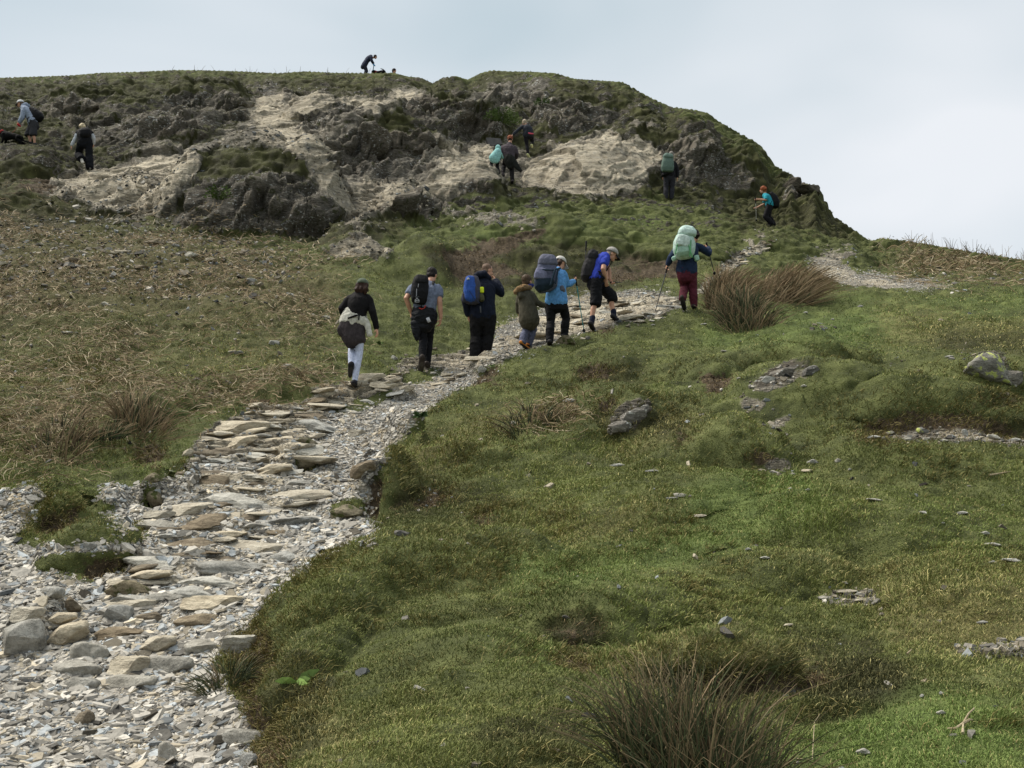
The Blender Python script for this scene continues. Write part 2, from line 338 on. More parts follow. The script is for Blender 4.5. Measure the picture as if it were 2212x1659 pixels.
paint('bracken', "1100,900 1250,860 1300,880 1200,920", .5, 10)
paint('yellow', "0,740 400,720 740,700 700,820 400,860 0,930", .5, 20)
paint('yellow', "1300,1390 1800,1400 1820,1470 1300,1480;850,950 1100,860 1250,860 1000,1000 820,1120;1250,960 1500,870 1540,940 1350,1000;1830,1230 2212,1200 2212,1420 1900,1380;600,1500 700,1480 800,1659 650,1659;1850,640 2212,690 2212,760 1900,740;1500,1350 1700,1380 1650,1420 1450,1400;900,1120 1500,1080 1480,1160 1000,1150", .8, 16)

PV = np.c_[X, Y_, Z]
vpx, vpy, _ = project(PV)
QW = np.c_[X / Y_ * 40, np.log(Y_) * 34, Z * .2]
roughen = sstep(20, 30, Y_)
wx = fbm(QW, 3, 21) * (10 + 26 * roughen) + fbm(QW * 4.5, 2, 22) * (8 + 8 * roughen)
wy = fbm(QW + 9, 3, 25) * (7 + 18 * roughen) + fbm(QW * 4.5 + 3, 2, 26) * (5 + 6 * roughen)
ix = np.clip(((vpx + wx) / 2).astype(int), 0, MW - 1)
iy = np.clip(((vpy + wy) / 2).astype(int), 0, MH - 1)
L = {k: v[iy, ix].astype(np.float32) for k, v in LAYERS.items()}
out_r = sstep(CW - 20, CW + 160, vpx); out_l = sstep(20, -160, vpx)
for k_ in ('dark', 'pale', 'gravel', 'dirt', 'yellow'):
    L[k_] *= (1 - out_r) * (1 - (out_l if k_ in ('pale', 'dirt') else 0))
L['yellow'] = np.maximum(L['yellow'], out_r * np.clip(fbm(np.c_[X * .4, Y_ * .4, Z * 0], 3, 300) * 1.2, 0, .8)).astype(np.float32)
walk = np.zeros((MH, MW))
for t in ("1040,800 1040,700 1230,620 1440,615 1560,560 1660,500 1710,500 1680,560 1620,620 1500,690 1300,720", "1700,620 1740,540 1870,510 1900,560 1960,590 2240,590 2240,640 1850,650"):
    walk = np.maximum(walk, blur(poly_fill(t).astype(float), 6))
walk = walk[iy, ix]
rock = np.clip(L['dark'] + L['pale'], 0, 1) * (Y_ > 20) * (1 - walk)
turf = np.clip(1 - L['dark'] - L['pale'] - L['gravel'], 0, 1)

# surface normals of the smooth shape
def grid_normals(P):
    G = P.reshape(NY, NU, 3)
    du = np.gradient(G, axis=1); dv = np.gradient(G, axis=0)
    n = np.cross(du, dv).reshape(-1, 3)
    return n / np.maximum(np.linalg.norm(n, axis=1), 1e-9)[:, None]
N0 = grid_normals(PV)
# turf: tussocks and creep terraces
a1 = fbm(np.c_[X * .55, Y_ * .55, Z * .55], 3, 31)
a2 = fbm(np.c_[X * 2.2, Y_ * 2.6, Z * 2.6], 3, 41)
far = sstep(16, 34, Y_)
a3 = fbm(np.c_[X * 6.5, Y_ * 8, Z * 8], 2, 47)
ter = fbm(np.c_[X * .9, Y_ * 2.2, Z * 3.4], 3, 51)
D = turf * (a1 * (.23 - .02 * far) + np.abs(a2) * (.10 + .12 * far) + ter * (.03 + .26 * far) + a3 * (.018 + .02 * far))
brk = L['bracken'] * turf
D += brk * (a3 * .05 + fbm(np.c_[X * 3.2, Y_ * 3.2, Z * 3.2], 3, 57, ridged=True) * .06)
D += L['dirt'] * turf * (fbm(np.c_[X * 5, Y_ * 5, Z * 5], 3, 59) * .08 - .09 + fbm(np.c_[X * 15, Y_ * 15, Z * 15], 2, 60) * .035)
# pitched steps in the worn strip
wst = np.clip(L['pale'], 0, 1) * (Y_ < 24) * (vpx < 1560)
tq = Z / .15 + fbm(np.c_[X * .9, Y_ * .25, Z * 0], 3, 200) * 1.1
fq_ = tq - np.floor(tq)
D += wst * .15 * .75 * (sstep(.0, .4, fq_) - fq_)
# path: worn hollows, lumps
D += L['gravel'] * (a2 * .05 + a3 * .03 + a1 * .05)
# rock: bedded, broken
ii = np.nonzero(rock > .02)[0]
R = PV[ii]; r = rock[ii]
wv = np.c_[fbm(R * .33, 3, 61), fbm(R * .33 + 5, 3, 64), fbm(R * .33 + 9, 3, 67)]
big = fbm(R * np.array([.40, .40, .6]), 3, 71, ridged=True)
def blocks(Q, seed):
    """angular blocks: each cell of a jittered lattice is a tilted plane; returns plane height and a number per block"""
    I = np.floor(Q).astype(np.int64); best = np.full(len(Q), 9e9); loc_ = np.zeros((len(Q), 3)); idn = np.zeros(len(Q))
    for a in (-1, 0, 1):
        for b_ in (-1, 0, 1):
            for c_ in (-1, 0, 1):
                J_ = I + np.array([a, b_, c_])
                h = _hash(J_[:, 0], J_[:, 1], J_[:, 2], seed)
                s3 = np.stack([(h & np.uint32(1023)), ((h >> np.uint32(10)) & np.uint32(1023)), ((h >> np.uint32(20)) & np.uint32(1023))], 1) / 1023.0
                v = Q - J_ - s3
                dd = np.abs(v).max(1) * .6 + np.sqrt((v * v).sum(1)) * .4
                m = dd < best
                best[m] = dd[m]; loc_[m] = v[m]; idn[m] = (h[m] & np.uint32(0xffff)) / 65535.0
    tl = np.stack([rnd1(idn * 65535, seed + 1), rnd1(idn * 65535, seed + 2), rnd1(idn * 65535, seed + 3)], 1) - .5
    return (idn - .5) + 1.5 * (tl * loc_).sum(1), idn
e1 = np.array([.83, .2, .45]); e3 = np.array([-.42, -.30, .86]); e2 = np.cross(e3, e1)
wq = R + np.c_[wv[:, 0], wv[:, 1], wv[:, 2]] * .9
BQ = np.c_[wq @ e1, wq @ e2, wq @ e3]
b1_, id1 = blocks(BQ * np.array([.42, .42, .95]), 5)
b2_, id2 = blocks(BQ * np.array([1.05, 1.1, 2.7]), 9)
b3_, id3 = blocks(BQ * np.array([2.4, 2.6, 6.5]), 14)
bed = wq @ e3
tb = bed * 5.5; fb = tb - np.floor(tb)
gul = sstep(.70, .92, L['pale'][ii])
d = .26 * big + .44 * b1_ + .27 * b2_ + .15 * b3_ + .07 * (np.sqrt(fb) - .6) * (.4 + rnd1(np.floor(tb), 6)) + .05 * fbm(R * 5, 3, 85)
TONE = np.full(len(PV), .5, np.float32)
TONE[ii] = np.clip(.5 + .55 * (id2 - .5) + .35 * (id3 - .5) + .3 * (id1 - .5), 0, 1)
sm = (.70 + .30 * np.clip(L['dark'][ii] * 1.3, 0, 1)) * (.35 + .65 * sstep(10, 60, vpy[ii] - np.interp(vpx[ii], [t[0] for t in _pts(SKY)], [t[1] for t in _pts(SKY)])))
D[ii] += r * d * sm * (1 - .45 * gul)
for _ in range(1):
    Dg = D.reshape(NY, NU); Dg = (np.roll(Dg, 1, 0) + 4 * Dg + np.roll(Dg, -1, 0)) / 6; D = np.where(Y_ > 22, Dg.ravel(), D)
shoulder = (vpx > 1600) & (vpx < 1900) & (Y_ > 34)
D += shoulder * (fbm(PV * 1.3, 3, 310) * .30 + fbm(PV * 4.5, 2, 315) * .14)
for _ in range(1):
    Dg = D.reshape(NY, NU); Dg = (np.roll(Dg, 1, 1) + 2 * Dg + np.roll(Dg, -1, 1)) / 4; Dg = (np.roll(Dg, 1, 0) + 2 * Dg + np.roll(Dg, -1, 0)) / 4; D = np.where(shoulder, Dg.ravel(), D)
# rock near the walkers (small outcrops)
nr_ = np.nonzero(((L['dark'] + L['pale']) > .05) & (Y_ <= 20))[0]
R = PV[nr_]
bed = R @ np.array([-.5, -.3, .8]) + .3 * fbm(R * 1.2, 2, 95)
t = bed * 9; k = np.floor(t)
D[nr_] += np.clip(L['dark'][nr_], 0, 1) * (.09 * (rnd1(k, 8) - .4) + .06 * fbm(R * 5, 3, 98, ridged=True) + .05) + L['pale'][nr_] * .03 * fbm(R * 6, 2, 99)
PV = PV + N0 * D[:, None]
# keep the crest where the profile of the hill has it
SKYF = "-400 190|-150 178|0 168|60 166|150 163|220 157|300 155|380 151|450 152|520 154|600 158|660 154|720 157|800 158|850 157|880 165|910 168|935 180|955 168|985 164|1010 172|1040 157|1062 152|1100 154|1150 155|1200 158|1240 170|1300 174|1345 177|1362 186|1385 200|1410 213|1450 231|1500 237|1530 244|1548 259|1600 289|1640 311|1660 336|1670 354|1690 368|1712 377|1722 391|1742 396|1772 403|1776 424|1792 452|1800 466|1830 486|1862 509|1880 520|1905 514|1950 519|2000 527|2100 544|2212 561|2330 580|2600 610"
skx = np.array([t[0] for t in _pts(SKYF)]); sky_ = np.array([t[1] for t in _pts(SKYF)])
for _ in range(2):
    G3 = PV.reshape(NY, NU, 3)
    tn = np.where((G3[..., 1] > 22) & (G3[..., 1] < 80), (G3[..., 2] - CAMZ) / G3[..., 1], -9)
    kc_ = np.argmax(tn, axis=0); top_ = G3[kc_, np.arange(NU)]
    tx, ty, _d = project(top_)
    dzc = (ty - np.interp(tx, skx, sky_)) / FPX * top_[:, 1] * 1.12
    dzc = np.where((tx > -200) & (tx < 2400), np.clip(dzc, -2.5, 2.5), 0)
    ker = np.ones(5) / 5; dzc = np.convolve(np.pad(dzc, 2, mode='edge'), ker, mode='valid')
    wgt = sstep(.72, .96, YY / top_[None, :, 1])
    PV[:, 2] += (wgt * dzc[None]).ravel()
NV = grid_normals(PV)
# turf takes the flat ledges of the crag, rock shows where the turf gets too steep
fl = sstep(.62, .84, NV[:, 2]) * sstep(-.26, .08, fbm(PV * .8, 3, 170)) * (Y_ > 20)
L['dark'] = L['dark'] * (1 - .95 * fl)
L['pale'] = L['pale'] * (1 - .4 * fl * sstep(.1, .35, fbm(PV * .5, 2, 175)))
st_ = (vpx < 1560) * sstep(.54, .40, NV[:, 2]) * sstep(27, 31, Y_) * (1 - L['pale']) * sstep(-.15, .2, fbm(PV * .6, 3, 180))
L['dark'] = np.maximum(L['dark'], st_ * .9)
turf = np.clip(1 - L['dark'] - L['pale'] - L['gravel'], 0, 1)
# rough turf rim along the sky line and eroded edges
idx = np.arange(NY * NU).reshape(NY, NU)
F = np.stack([idx[:-1, :-1], idx[:-1, 1:], idx[1:, 1:], idx[1:, :-1]], -1).reshape(-1, 4)
# ------------------------------------------------------------------ materials
class NB:
    def __init__(s, name):
        s.m = bpy.data.materials.new(name); s.m.use_nodes = True
        s.nt = s.m.node_tree; s.n = s.nt.nodes; s.l = s.nt.links
        s.b = s.n['Principled BSDF']
        s.b.inputs['Roughness'].default_value = .9
        s.b.inputs['Specular IOR Level'].default_value = .15
        s.geo = s.n.new('ShaderNodeNewGeometry')
        s.pos = s.geo.outputs['Position']
    def set(s, inp, v):
        if hasattr(v, 'links') or hasattr(v, 'is_linked'): s.l.new(v, inp)
        else: inp.default_value = v
    def noise(s, scale, detail=4, rough=.55, vec=None, out='Fac', dist=0.0):
        t = s.n.new('ShaderNodeTexNoise')
        t.inputs['Scale'].default_value = scale; t.inputs['Detail'].default_value = detail; t.inputs['Roughness'].default_value = rough
        t.inputs['Distortion'].default_value = dist
        s.l.new(vec or s.pos, t.inputs['Vector'])
        return t.outputs[out]
    def vor(s, scale, vec=None, feature='F1', out='Distance', rand=1.0):
        t = s.n.new('ShaderNodeTexVoronoi'); t.feature = feature
        t.inputs['Scale'].default_value = scale; t.inputs['Randomness'].default_value = rand
        s.l.new(vec or s.pos, t.inputs['Vector'])
        return t.outputs[out]
    def ramp(s, fac, stops, interp='LINEAR'):
        r = s.n.new('ShaderNodeValToRGB'); r.color_ramp.interpolation = interp
        e = r.color_ramp.elements
        while len(e) < len(stops): e.new(.5)
        for q, (p, c) in zip(e, stops):
            q.position = p
            q.color = (c if isinstance(c, tuple) else (c, c, c)) + (1,)
        s.l.new(fac, r.inputs['Fac'])
        return r.outputs['Color']
    def mix(s, f, a, b, mode='MIX'):
        m = s.n.new('ShaderNodeMix'); m.data_type = 'RGBA'; m.blend_type = mode
        s.set(m.inputs['Factor'], f)
        for i, v in ((6, a), (7, b)):
            if isinstance(v, tuple): m.inputs[i].default_value = v + (1,) if len(v) == 3 else v
            else: s.l.new(v, m.inputs[i])
        return m.outputs[2]
    def math(s, op, a, b=0.0, c=None):
        m = s.n.new('ShaderNodeMath'); m.operation = op
        s.set(m.inputs[0], a); s.set(m.inputs[1], b)
        if c is not None: s.set(m.inputs[2], c)
        return m.outputs[0]
    def mapr(s, v, a, b, c=0.0, d=1.0):
        m = s.n.new('ShaderNodeMapRange'); m.interpolation_type = 'SMOOTHSTEP'
        s.l.new(v, m.inputs['Value'])
        for k, q in zip(('From Min', 'From Max', 'To Min', 'To Max'), (a, b, c, d)): m.inputs[k].default_value = q
        return m.outputs[0]
    def mapping(s, scale=(1, 1, 1), rot=(0, 0, 0), vec=None):
        m = s.n.new('ShaderNodeMapping'); m.inputs['Scale'].default_value = scale; m.inputs['Rotation'].default_value = rot
        s.l.new(vec or s.pos, m.inputs['Vector']); return m.outputs[0]
    def attr(s, name, out='Color'):
        a = s.n.new('ShaderNodeAttribute'); a.attribute_name = name; return a.outputs[out]
    def sep(s, c):
        x = s.n.new('ShaderNodeSeparateColor'); s.l.new(c, x.inputs[0]); return x.outputs
    def bump(s, h, strength=.5, dist=.02, nrm=None):
        b = s.n.new('ShaderNodeBump'); b.inputs['Strength'].default_value = strength; b.inputs['Distance'].default_value = dist
        s.l.new(h, b.inputs['Height'])
        if nrm: s.l.new(nrm, b.inputs['Normal'])
        return b.outputs[0]
    def col(s, c): s.set(s.b.inputs['Base Color'], c if not isinstance(c, tuple) else c + (1,)); return s
    def nrm(s, v): s.l.new(v, s.b.inputs['Normal']); return s

def ground_mat():
    k = NB('hillside_ground')
    A = k.sep(k.attr('cover_a')); B = k.sep(k.attr('cover_b')); aA = k.attr('cover_a', 'Alpha'); aB = k.attr('cover_b', 'Alpha')
    dark, pale, grav = A[0], A[1], A[2]; dirt = aA
    tone = k.attr('tone', 'Fac')
    brk, yel, hth = B[0], B[1], B[2]; fresh = aB
    n_s = k.noise(14, 5, .6); n_m = k.noise(2.6, 5, .6); n_l = k.noise(.5, 4, .55); n_f = k.noise(60, 3, .6)
    def edge(m, w=.7, n=n_s):
        return k.mapr(k.math('ADD', m, k.math('MULTIPLY', k.math('SUBTRACT', n, .5), w)), .38, .62)
    # turf
    g1 = k.ramp(n_m, [(.3, (.040, .046, .017)), (.5, (.078, .088, .030)), (.7, (.135, .148, .052))])
    g2 = k.ramp(n_m, [(.3, (.05, .066, .020)), (.5, (.088, .115, .034)), (.7, (.14, .175, .052))])
    g3 = k.ramp(n_m, [(.3, (.08, .068, .028)), (.5, (.13, .115, .046)), (.7, (.20, .18, .08))])
    g4 = k.ramp(n_m, [(.32, (.018, .016, .008)), (.5, (.038, .036, .015)), (.68, (.072, .072, .027))])
    turf = k.mix(k.mapr(k.math('ADD', fresh, k.math('SUBTRACT', n_l, .5)), .2, .8), g1, g2)
    turf = k.mix(k.mapr(k.math('ADD', yel, k.math('MULTIPLY', k.math('SUBTRACT', n_s, .5), 1.4)), .25, 1.0, 0, .85), turf, g3)
    turf = k.mix(k.math('MULTIPLY', edge(hth, 1.0, n_m), .85), turf, g4)
    turf = k.mix(.35, turf, k.ramp(n_f, [(.3, .35), (.7, 1.5)]), 'MULTIPLY')
    litter = k.ramp(k.noise(28, 5, .7), [(.28, (.028, .021, .012)), (.48, (.075, .058, .030)), (.62, (.15, .115, .065)), (.78, (.30, .25, .16))])
    turf = k.mix(k.mapr(k.math('ADD', brk, k.math('SUBTRACT', n_m, .5)), .25, 1.1, 0, .62), turf, litter)
    earth = k.ramp(k.noise(18, 5, .65), [(.3, (.030, .022, .014)), (.55, (.075, .055, .034)), (.75, (.16, .125, .08))])
    c = k.mix(edge(dirt, .9), turf, earth)
    # gravel bed under the chips
    gv = k.vor(26, out='Color'); gvd = k.vor(26)
    gcol = k.ramp(k.sep(gv)[0], [(0, (.06, .057, .05)), (.5, (.15, .142, .125)), (1, (.30, .285, .25))])
    gcol = k.mix(k.mapr(n_m, .45, .7), gcol, (.30, .25, .17))
    c = k.mix(edge(grav, .6), c, gcol)
    # bedded rock
    mp = k.mapping((1.2, 1.2, 7), (.35, -.42, 0))
    st = k.noise(1.6, 6, .65, mp, dist=.6); stf = k.noise(6, 5, .7, mp, dist=.5)
    drk = k.ramp(stf, [(.30, (.028, .025, .020)), (.46, (.105, .094, .076)), (.59, (.20, .18, .147)), (.73, (.36, .33, .28))])
    drk = k.mix(k.mapr(n_l, .42, .62, 0, .7), drk, k.ramp(stf, [(.3, (.07, .06, .045)), (.6, (.17, .145, .11)), (.8, (.27, .235, .18))]))
    lich = k.mapr(k.math('ADD', k.noise(10, 4, .6, k.mapping((1, 1, 1.8))), k.math('MULTIPLY', k.noise(1.1, 2), .35)), .79, .835)
    drk = k.mix(lich, drk, (.46, .46, .43))
    moss = k.mapr(k.noise(3.2, 4, .6), .56, .66, 0, .85)
    drk = k.mix(moss, drk, k.ramp(n_s, [(.3, (.030, .030, .012)), (.7, (.075, .080, .028))]))
    pl = k.ramp(st, [(.25, (.25, .215, .155)), (.45, (.43, .375, .28)), (.6, (.54, .48, .37)), (.75, (.68, .62, .50))])
    pl = k.mix(.6, pl, k.ramp(stf, [(.3, .45), (.5, .95), (.7, 1.35)]), 'MULTIPLY')
    pl = k.mix(k.mapr(k.noise(1.3, 5, .65, mp), .53, .64, 0, .8), pl, k.ramp(stf, [(.3, (.09, .08, .062)), (.55, (.21, .19, .155)), (.75, (.34, .31, .26))]))
    pl = k.mix(k.mapr(n_m, .56, .72, 0, .5), pl, (.27, .265, .245))
    pl = k.mix(k.mapr(k.noise(7, 4, .6), .60, .66, 0, .75), pl, (.05, .046, .026))
    midr = k.ramp(stf, [(.30, (.065, .058, .047)), (.45, (.18, .162, .13)), (.58, (.30, .27, .218)), (.72, (.46, .42, .35))])
    midr = k.mix(k.mapr(k.noise(10, 4, .6), .60, .66, 0, .6), midr, (.42, .40, .35))
    pl = k.mix(k.mapr(k.math('ADD', pale, k.math('MULTIPLY', k.math('SUBTRACT', k.noise(2.0, 5, .65, mp), .5), .5)), .66, .82), midr, pl)
    tn = k.ramp(tone, [(0, .55), (.5, 1.0), (1, 1.5)])
    pl = k.mix(.75, pl, tn, 'MULTIPLY'); drk = k.mix(.9, drk, tn, 'MULTIPLY')
    c = k.mix(edge(pale, .9, n_m), c, pl)
    c = k.mix(edge(dark, .9, n_m), c, drk)
    k.col(c)
    rockf = k.math('MAXIMUM', edge(dark, .8, n_m), edge(pale, .8, n_m))
    hgt = k.mix(rockf, k.mix(.5, n_f, n_s), stf)
    hgt = k.mix(edge(grav, .6), hgt, gvd)
    b1 = k.bump(hgt, .8, .06)
    k.nrm(k.bump(k.math('MULTIPLY', rockf, k.mix(.5, st, stf)), .75, .08, b1))
    return k.m
GROUND = ground_mat()

hill = np_mesh('hillside', PV, F, GROUND, smooth=True)
ta = hill.data.attributes.new('tone', 'FLOAT', 'POINT'); ta.data.foreach_set('value', TONE)
vcol(hill, 'cover_a', np.c_[L['dark'], L['pale'], L['gravel'], L['dirt']])
vcol(hill, 'cover_b', np.c_[L['bracken'], L['yellow'], L['heath'], L['fresh']])
tag(hill, 'steep grassy hillside with rocky crag on top and worn stone path', None, None, 'structure')
bpy.context.view_layer.update()

def hit(px, py):
    d = raydir(px, py)
    ok, loc, nrm, fi = hill.ray_cast(Vector((0, 0, CAMZ)) + Vector(d) * 2.0, Vector(d))
    if not ok: return None, None
    return np.array(loc), np.array(nrm)
def drop(x, y):
    ok, loc, nrm, fi = hill.ray_cast(Vector((x, y, 90)), Vector((0, 0, -1)))
    if not ok: return None, None
    return np.array(loc), np.array(nrm)
vpx, vpy, vdep = project(PV)

# lower valley floor far below, only to close the scene
vf = mesh_obj('valley', [(-3000, -3000, -60), (3000, -3000, -60), (3000, 3000, -60), (-3000, 3000, -60)], [(0, 1, 2, 3)])
kv = NB('valley_grass'); kv.col(kv.ramp(kv.noise(.02), [(.3, (.04, .055, .02)), (.7, (.07, .09, .03))])); vf.data.materials.append(kv.m)
tag(vf, 'green valley floor below the hill', None, None, 'structure')

# ------------------------------------------------------------------ sky and light
SUN_EL, SUN_AZ = math.radians(60), math.radians(-75)   # azimuth from +Y towards +X
w = bpy.data.worlds.new('World'); SC.world = w; w.use_nodes = True
nt = w.node_tree; n = nt.nodes; l = nt.links
bg = n['Background']; bg.inputs['Strength'].default_value = .1
sky = n.new('ShaderNodeTexSky'); sky.sky_type = 'NISHITA'; sky.sun_disc = False
sky.sun_elevation = SUN_EL; sky.sun_rotation = SUN_AZ
tc = n.new('ShaderNodeTexCoord')
mp = n.new('ShaderNodeMapping'); mp.inputs['Scale'].default_value = (1.0, 1.0, 2.6); mp.inputs['Location'].default_value = (.35, .0, .12)
l.new(tc.outputs['Generated'], mp.inputs['Vector'])
nz = n.new('ShaderNodeTexNoise'); nz.inputs['Scale'].default_value = 1.7; nz.inputs['Detail'].default_value = 3.5; nz.inputs['Roughness'].default_value = .45; nz.inputs['Distortion'].default_value = .4
l.new(mp.outputs[0], nz.inputs['Vector'])
rp = n.new('ShaderNodeValToRGB')
e = rp.color_ramp.elements
e[0].position = .36; e[0].color = (2.75, 3.25, 3.5, 1)
e[1].position = .60; e[1].color = (4.4, 4.52, 4.66, 1)
l.new(nz.outputs['Fac'], rp.inputs['Fac'])
mx = n.new('ShaderNodeMix'); mx.data_type = 'RGBA'; mx.inputs['Factor'].default_value = .93
l.new(sky.outputs[0], mx.inputs[6]); l.new(rp.outputs[0], mx.inputs[7])
l.new(mx.outputs[2], bg.inputs['Color'])
sl = bpy.data.lights.new('sun', 'SUN'); sl.energy = 2.7; sl.angle = math.radians(32); sl.color = (1, .94, .84)
so = bpy.data.objects.new('sun', sl); C.objects.link(so)
sd = Vector((math.sin(SUN_AZ) * math.cos(SUN_EL), math.cos(SUN_AZ) * math.cos(SUN_EL), math.sin(SUN_EL)))
so.rotation_euler = (-sd).to_track_quat('-Z', 'Y').to_euler()
vs = SC.view_settings
vs.view_transform = 'Standard'; vs.look = 'None'; vs.exposure = 1.0; vs.gamma = 1; vs.use_curve_mapping = False
SC.cycles.max_bounces = 5; SC.cycles.diffuse_bounces = 3; SC.cycles.glossy_bounces = 2
# ------------------------------------------------------------------ loose cover: chips, turf, bracken
inb = (vpx > -450) & (vpx < CW + 560) & (vpy > -60) & (vpy < CH + 260) & (Y_ > 2.5) & (Y_ < 75)
bx = np.clip((vpx / 5).astype(int) + 95, 0, 659); by = np.clip((vpy / 5).astype(int) + 15, 0, 419)
inframe = 1 - .5 * ((vpx < -30) | (vpx > CW + 30) | (vpy > CH + 30))
zb = np.full(660 * 420, 1e9); kk = np.nonzero(inb)[0]
np.minimum.at(zb, by[kk] * 660 + bx[kk], vdep[kk])
seen = inb & (vdep < zb[by * 660 + bx] * 1.12 + .2)
# patches of ground one vertex stands for, in picture units
def pick(weight, n, rng=RNG):
    wt = np.clip(np.where(seen, weight * inframe, 0).astype(np.float64), 0, None)
    wt /= wt.sum()
    i = rng.choice(len(wt), size=n, p=wt)
    G = PV[i].copy()
    # jitter inside the cell
    w_ = (uf[1] - uf[0])
    j = rng.random((n, 2)) - .5
    nb = np.clip(i + np.where(j[:, 0] > 0, 1, -1), 0, len(PV) - 1); nc = np.clip(i + np.where(j[:, 1] > 0, NU, -NU), 0, len(PV) - 1)
    G += (PV[nb] - PV[i]) * np.abs(j[:, :1]) + (PV[nc] - PV[i]) * np.abs(j[:, 1:])
    return i, G
def frames(nv, yaw):
    up = np.array([0, 0, 1.0])
    t = np.c_[np.cos(yaw), np.sin(yaw), np.zeros(len(yaw))]
    t = t - nv * (t * nv).sum(1)[:, None]; t /= np.linalg.norm(t, axis=1)[:, None]
    return t, np.cross(nv, t)

def slate_mat(name, rough=.8):
    k = NB(name)
    c = k.mix(.75, k.attr('tint'), k.ramp(k.noise(30, 5, .65), [(.3, .55), (.55, 1.0), (.75, 1.3)]), 'MULTIPLY')
    k.col(c); k.b.inputs['Roughness'].default_value = rough
    k.nrm(k.bump(k.noise(45, 4, .65), .4, .01))
    return k.m
SLATE = slate_mat('slate_chips')

def chips(name, i, G, size, tilt, cols, thick=(.16, .4), sink=.2):
    n = len(G)
    nv = NV[i] + RNG.normal(size=(n, 3)) * tilt; nv /= np.linalg.norm(nv, axis=1)[:, None]
    t, b = frames(nv, RNG.random(n) * 6.283)
    ang = np.linspace(0, 2 * np.pi, 6, endpoint=False)[None] + RNG.normal(size=(n, 6)) * .28
    rad = .5 * (1 + RNG.normal(size=(n, 6)) * .2)
    asp = RNG.uniform(.38, .8, n)[:, None]
    lx = np.cos(ang) * rad * size[:, None]; ly = np.sin(ang) * rad * size[:, None] * asp
    th = size * RNG.uniform(thick[0], thick[1], n)
    V = np.zeros((n, 12, 3))
    for s, q, sc in ((0, 0, 1.0), (1, 6, .86)):
        h = (th * (s - sink))[:, None, None]
        skew = RNG.normal(size=(n, 6, 1)) * .07 * th[:, None, None] * s
        V[:, q:q + 6] = G[:, None] + t[:, None] * (lx * sc)[..., None] + b[:, None] * (ly * sc)[..., None] + nv[:, None] * (h + skew)
    f = []
    for k in range(6):
        m = (k + 1) % 6
        f += [(k, m, 6 + m), (k, 6 + m, 6 + k)]
    f += [(6, 7, 8), (6, 8, 9), (6, 9, 10), (6, 10, 11)]
    f = np.array(f)
    Fc = (f[None] + 12 * np.arange(n)[:, None, None]).reshape(-1, 3)
    o = np_mesh(name, V.reshape(-1, 3), Fc, SLATE)
    vcol(o, 'tint', np.repeat(np.c_[cols, np.ones(n)], 12, axis=0))
    return o
def slate_cols(n, buff=.2):
    g = np.clip(RNG.normal(.30, .135, n), .045, .58)
    c = np.c_[g * 1.07, g * 1.0, g * .87]
    b = RNG.random(n) < buff
    c[b] = np.c_[g * 1.12, g * .98, g * .74][b]
    bl = RNG.random(n) < .18
    c[bl] = np.c_[g * .84, g * .89, g * .90][bl]
    return c
gm = L['gravel']
n = 128000
i, G = pick(gm * (Y_ < 32) * (1 - .66 * np.clip(L['pale'], 0, 1)) * (.35 + .65 * sstep(-.3, .1, fbm(PV * 1.4, 3, 210))), n)
sz = np.exp(RNG.normal(math.log(.031), .58, n)); sz = np.clip(sz, .012, .17)
sz = np.where(Y_[i] > 13, np.maximum(sz * .9, .03), sz)
tag(chips('slate_gravel', i, G, sz, .17, slate_cols(n), (.06, .18)), 'loose grey slate chips covering the worn path', 'gravel', None, 'stuff')
# chips scattered thinly off the path and the scree under the crag
scree = poly_fill("40,470 260,470 480,515 680,560 560,640 300,640 0,640 0,500").astype(float)
scree = blur(scree, 14)[iy, ix]
n = 8000
wt = np.clip(L['pale'] * (Y_ < 30) * .8 + .004 * (turf) * (Y_ < 22) + L['dirt'] * .03 * (Y_ < 22) + scree * 1.1 + L['bracken'] * .05, 0, 2) * (gm < .3)
i, G = pick(wt, n)
sz = np.clip(np.exp(RNG.normal(math.log(.05), .5, n)), .02, np.where(Y_[i] < 20, .10, .3)) * np.where(Y_[i] > 18, 1.25, 1.0)
tag(chips('slate_scree', i, G, sz, .28, slate_cols(n, .55) * RNG.uniform(.35, .9, n)[:, None]), 'scattered slate flakes on turf and below the crag', 'scree', None, 'stuff')

def blade_mat(name, trans=.0):
    k = NB(name)
    k.col(k.attr('tint')); k.b.inputs['Roughness'].default_value = .75
    return k.m
BLADE = blade_mat('turf_blades')

def blades(name, G, dirv, up, h, w, cols, bend):
    """thin tapering strips with one bend: 5 points, 3 triangles each"""
    n = len(G)
    side = np.cross(dirv, up); side /= np.maximum(np.linalg.norm(side, axis=1), 1e-6)[:, None]
    yaw = RNG.random(n) * 6.283
    rs = np.c_[np.cos(yaw), np.sin(yaw) * .4, np.zeros(n)]
    side = rs - up * (rs * up).sum(1)[:, None]; side /= np.linalg.norm(side, axis=1)[:, None]
    m = G + up * (h * .55)[:, None] + dirv * (h * bend * .35)[:, None]
    t = G + up * (h * (1 - .35 * bend))[:, None] + dirv * (h * bend)[:, None]
    V = np.stack([G - side * w[:, None] * .5, G + side * w[:, None] * .5, m + side * w[:, None] * .4, m - side * w[:, None] * .4, t], 1)
    f = np.array([(0, 1, 2), (0, 2, 3), (3, 2, 4)])
    Fb = (f[None] + 5 * np.arange(n)[:, None, None]).reshape(-1, 3)
    o = np_mesh(name, V.reshape(-1, 3), Fb, BLADE)
    vcol(o, 'tint', np.repeat(np.c_[cols, np.ones(n)], 5, axis=0))
    return o
def mixc(a, b, t): return a * (1 - t[:, None]) + b * t[:, None]
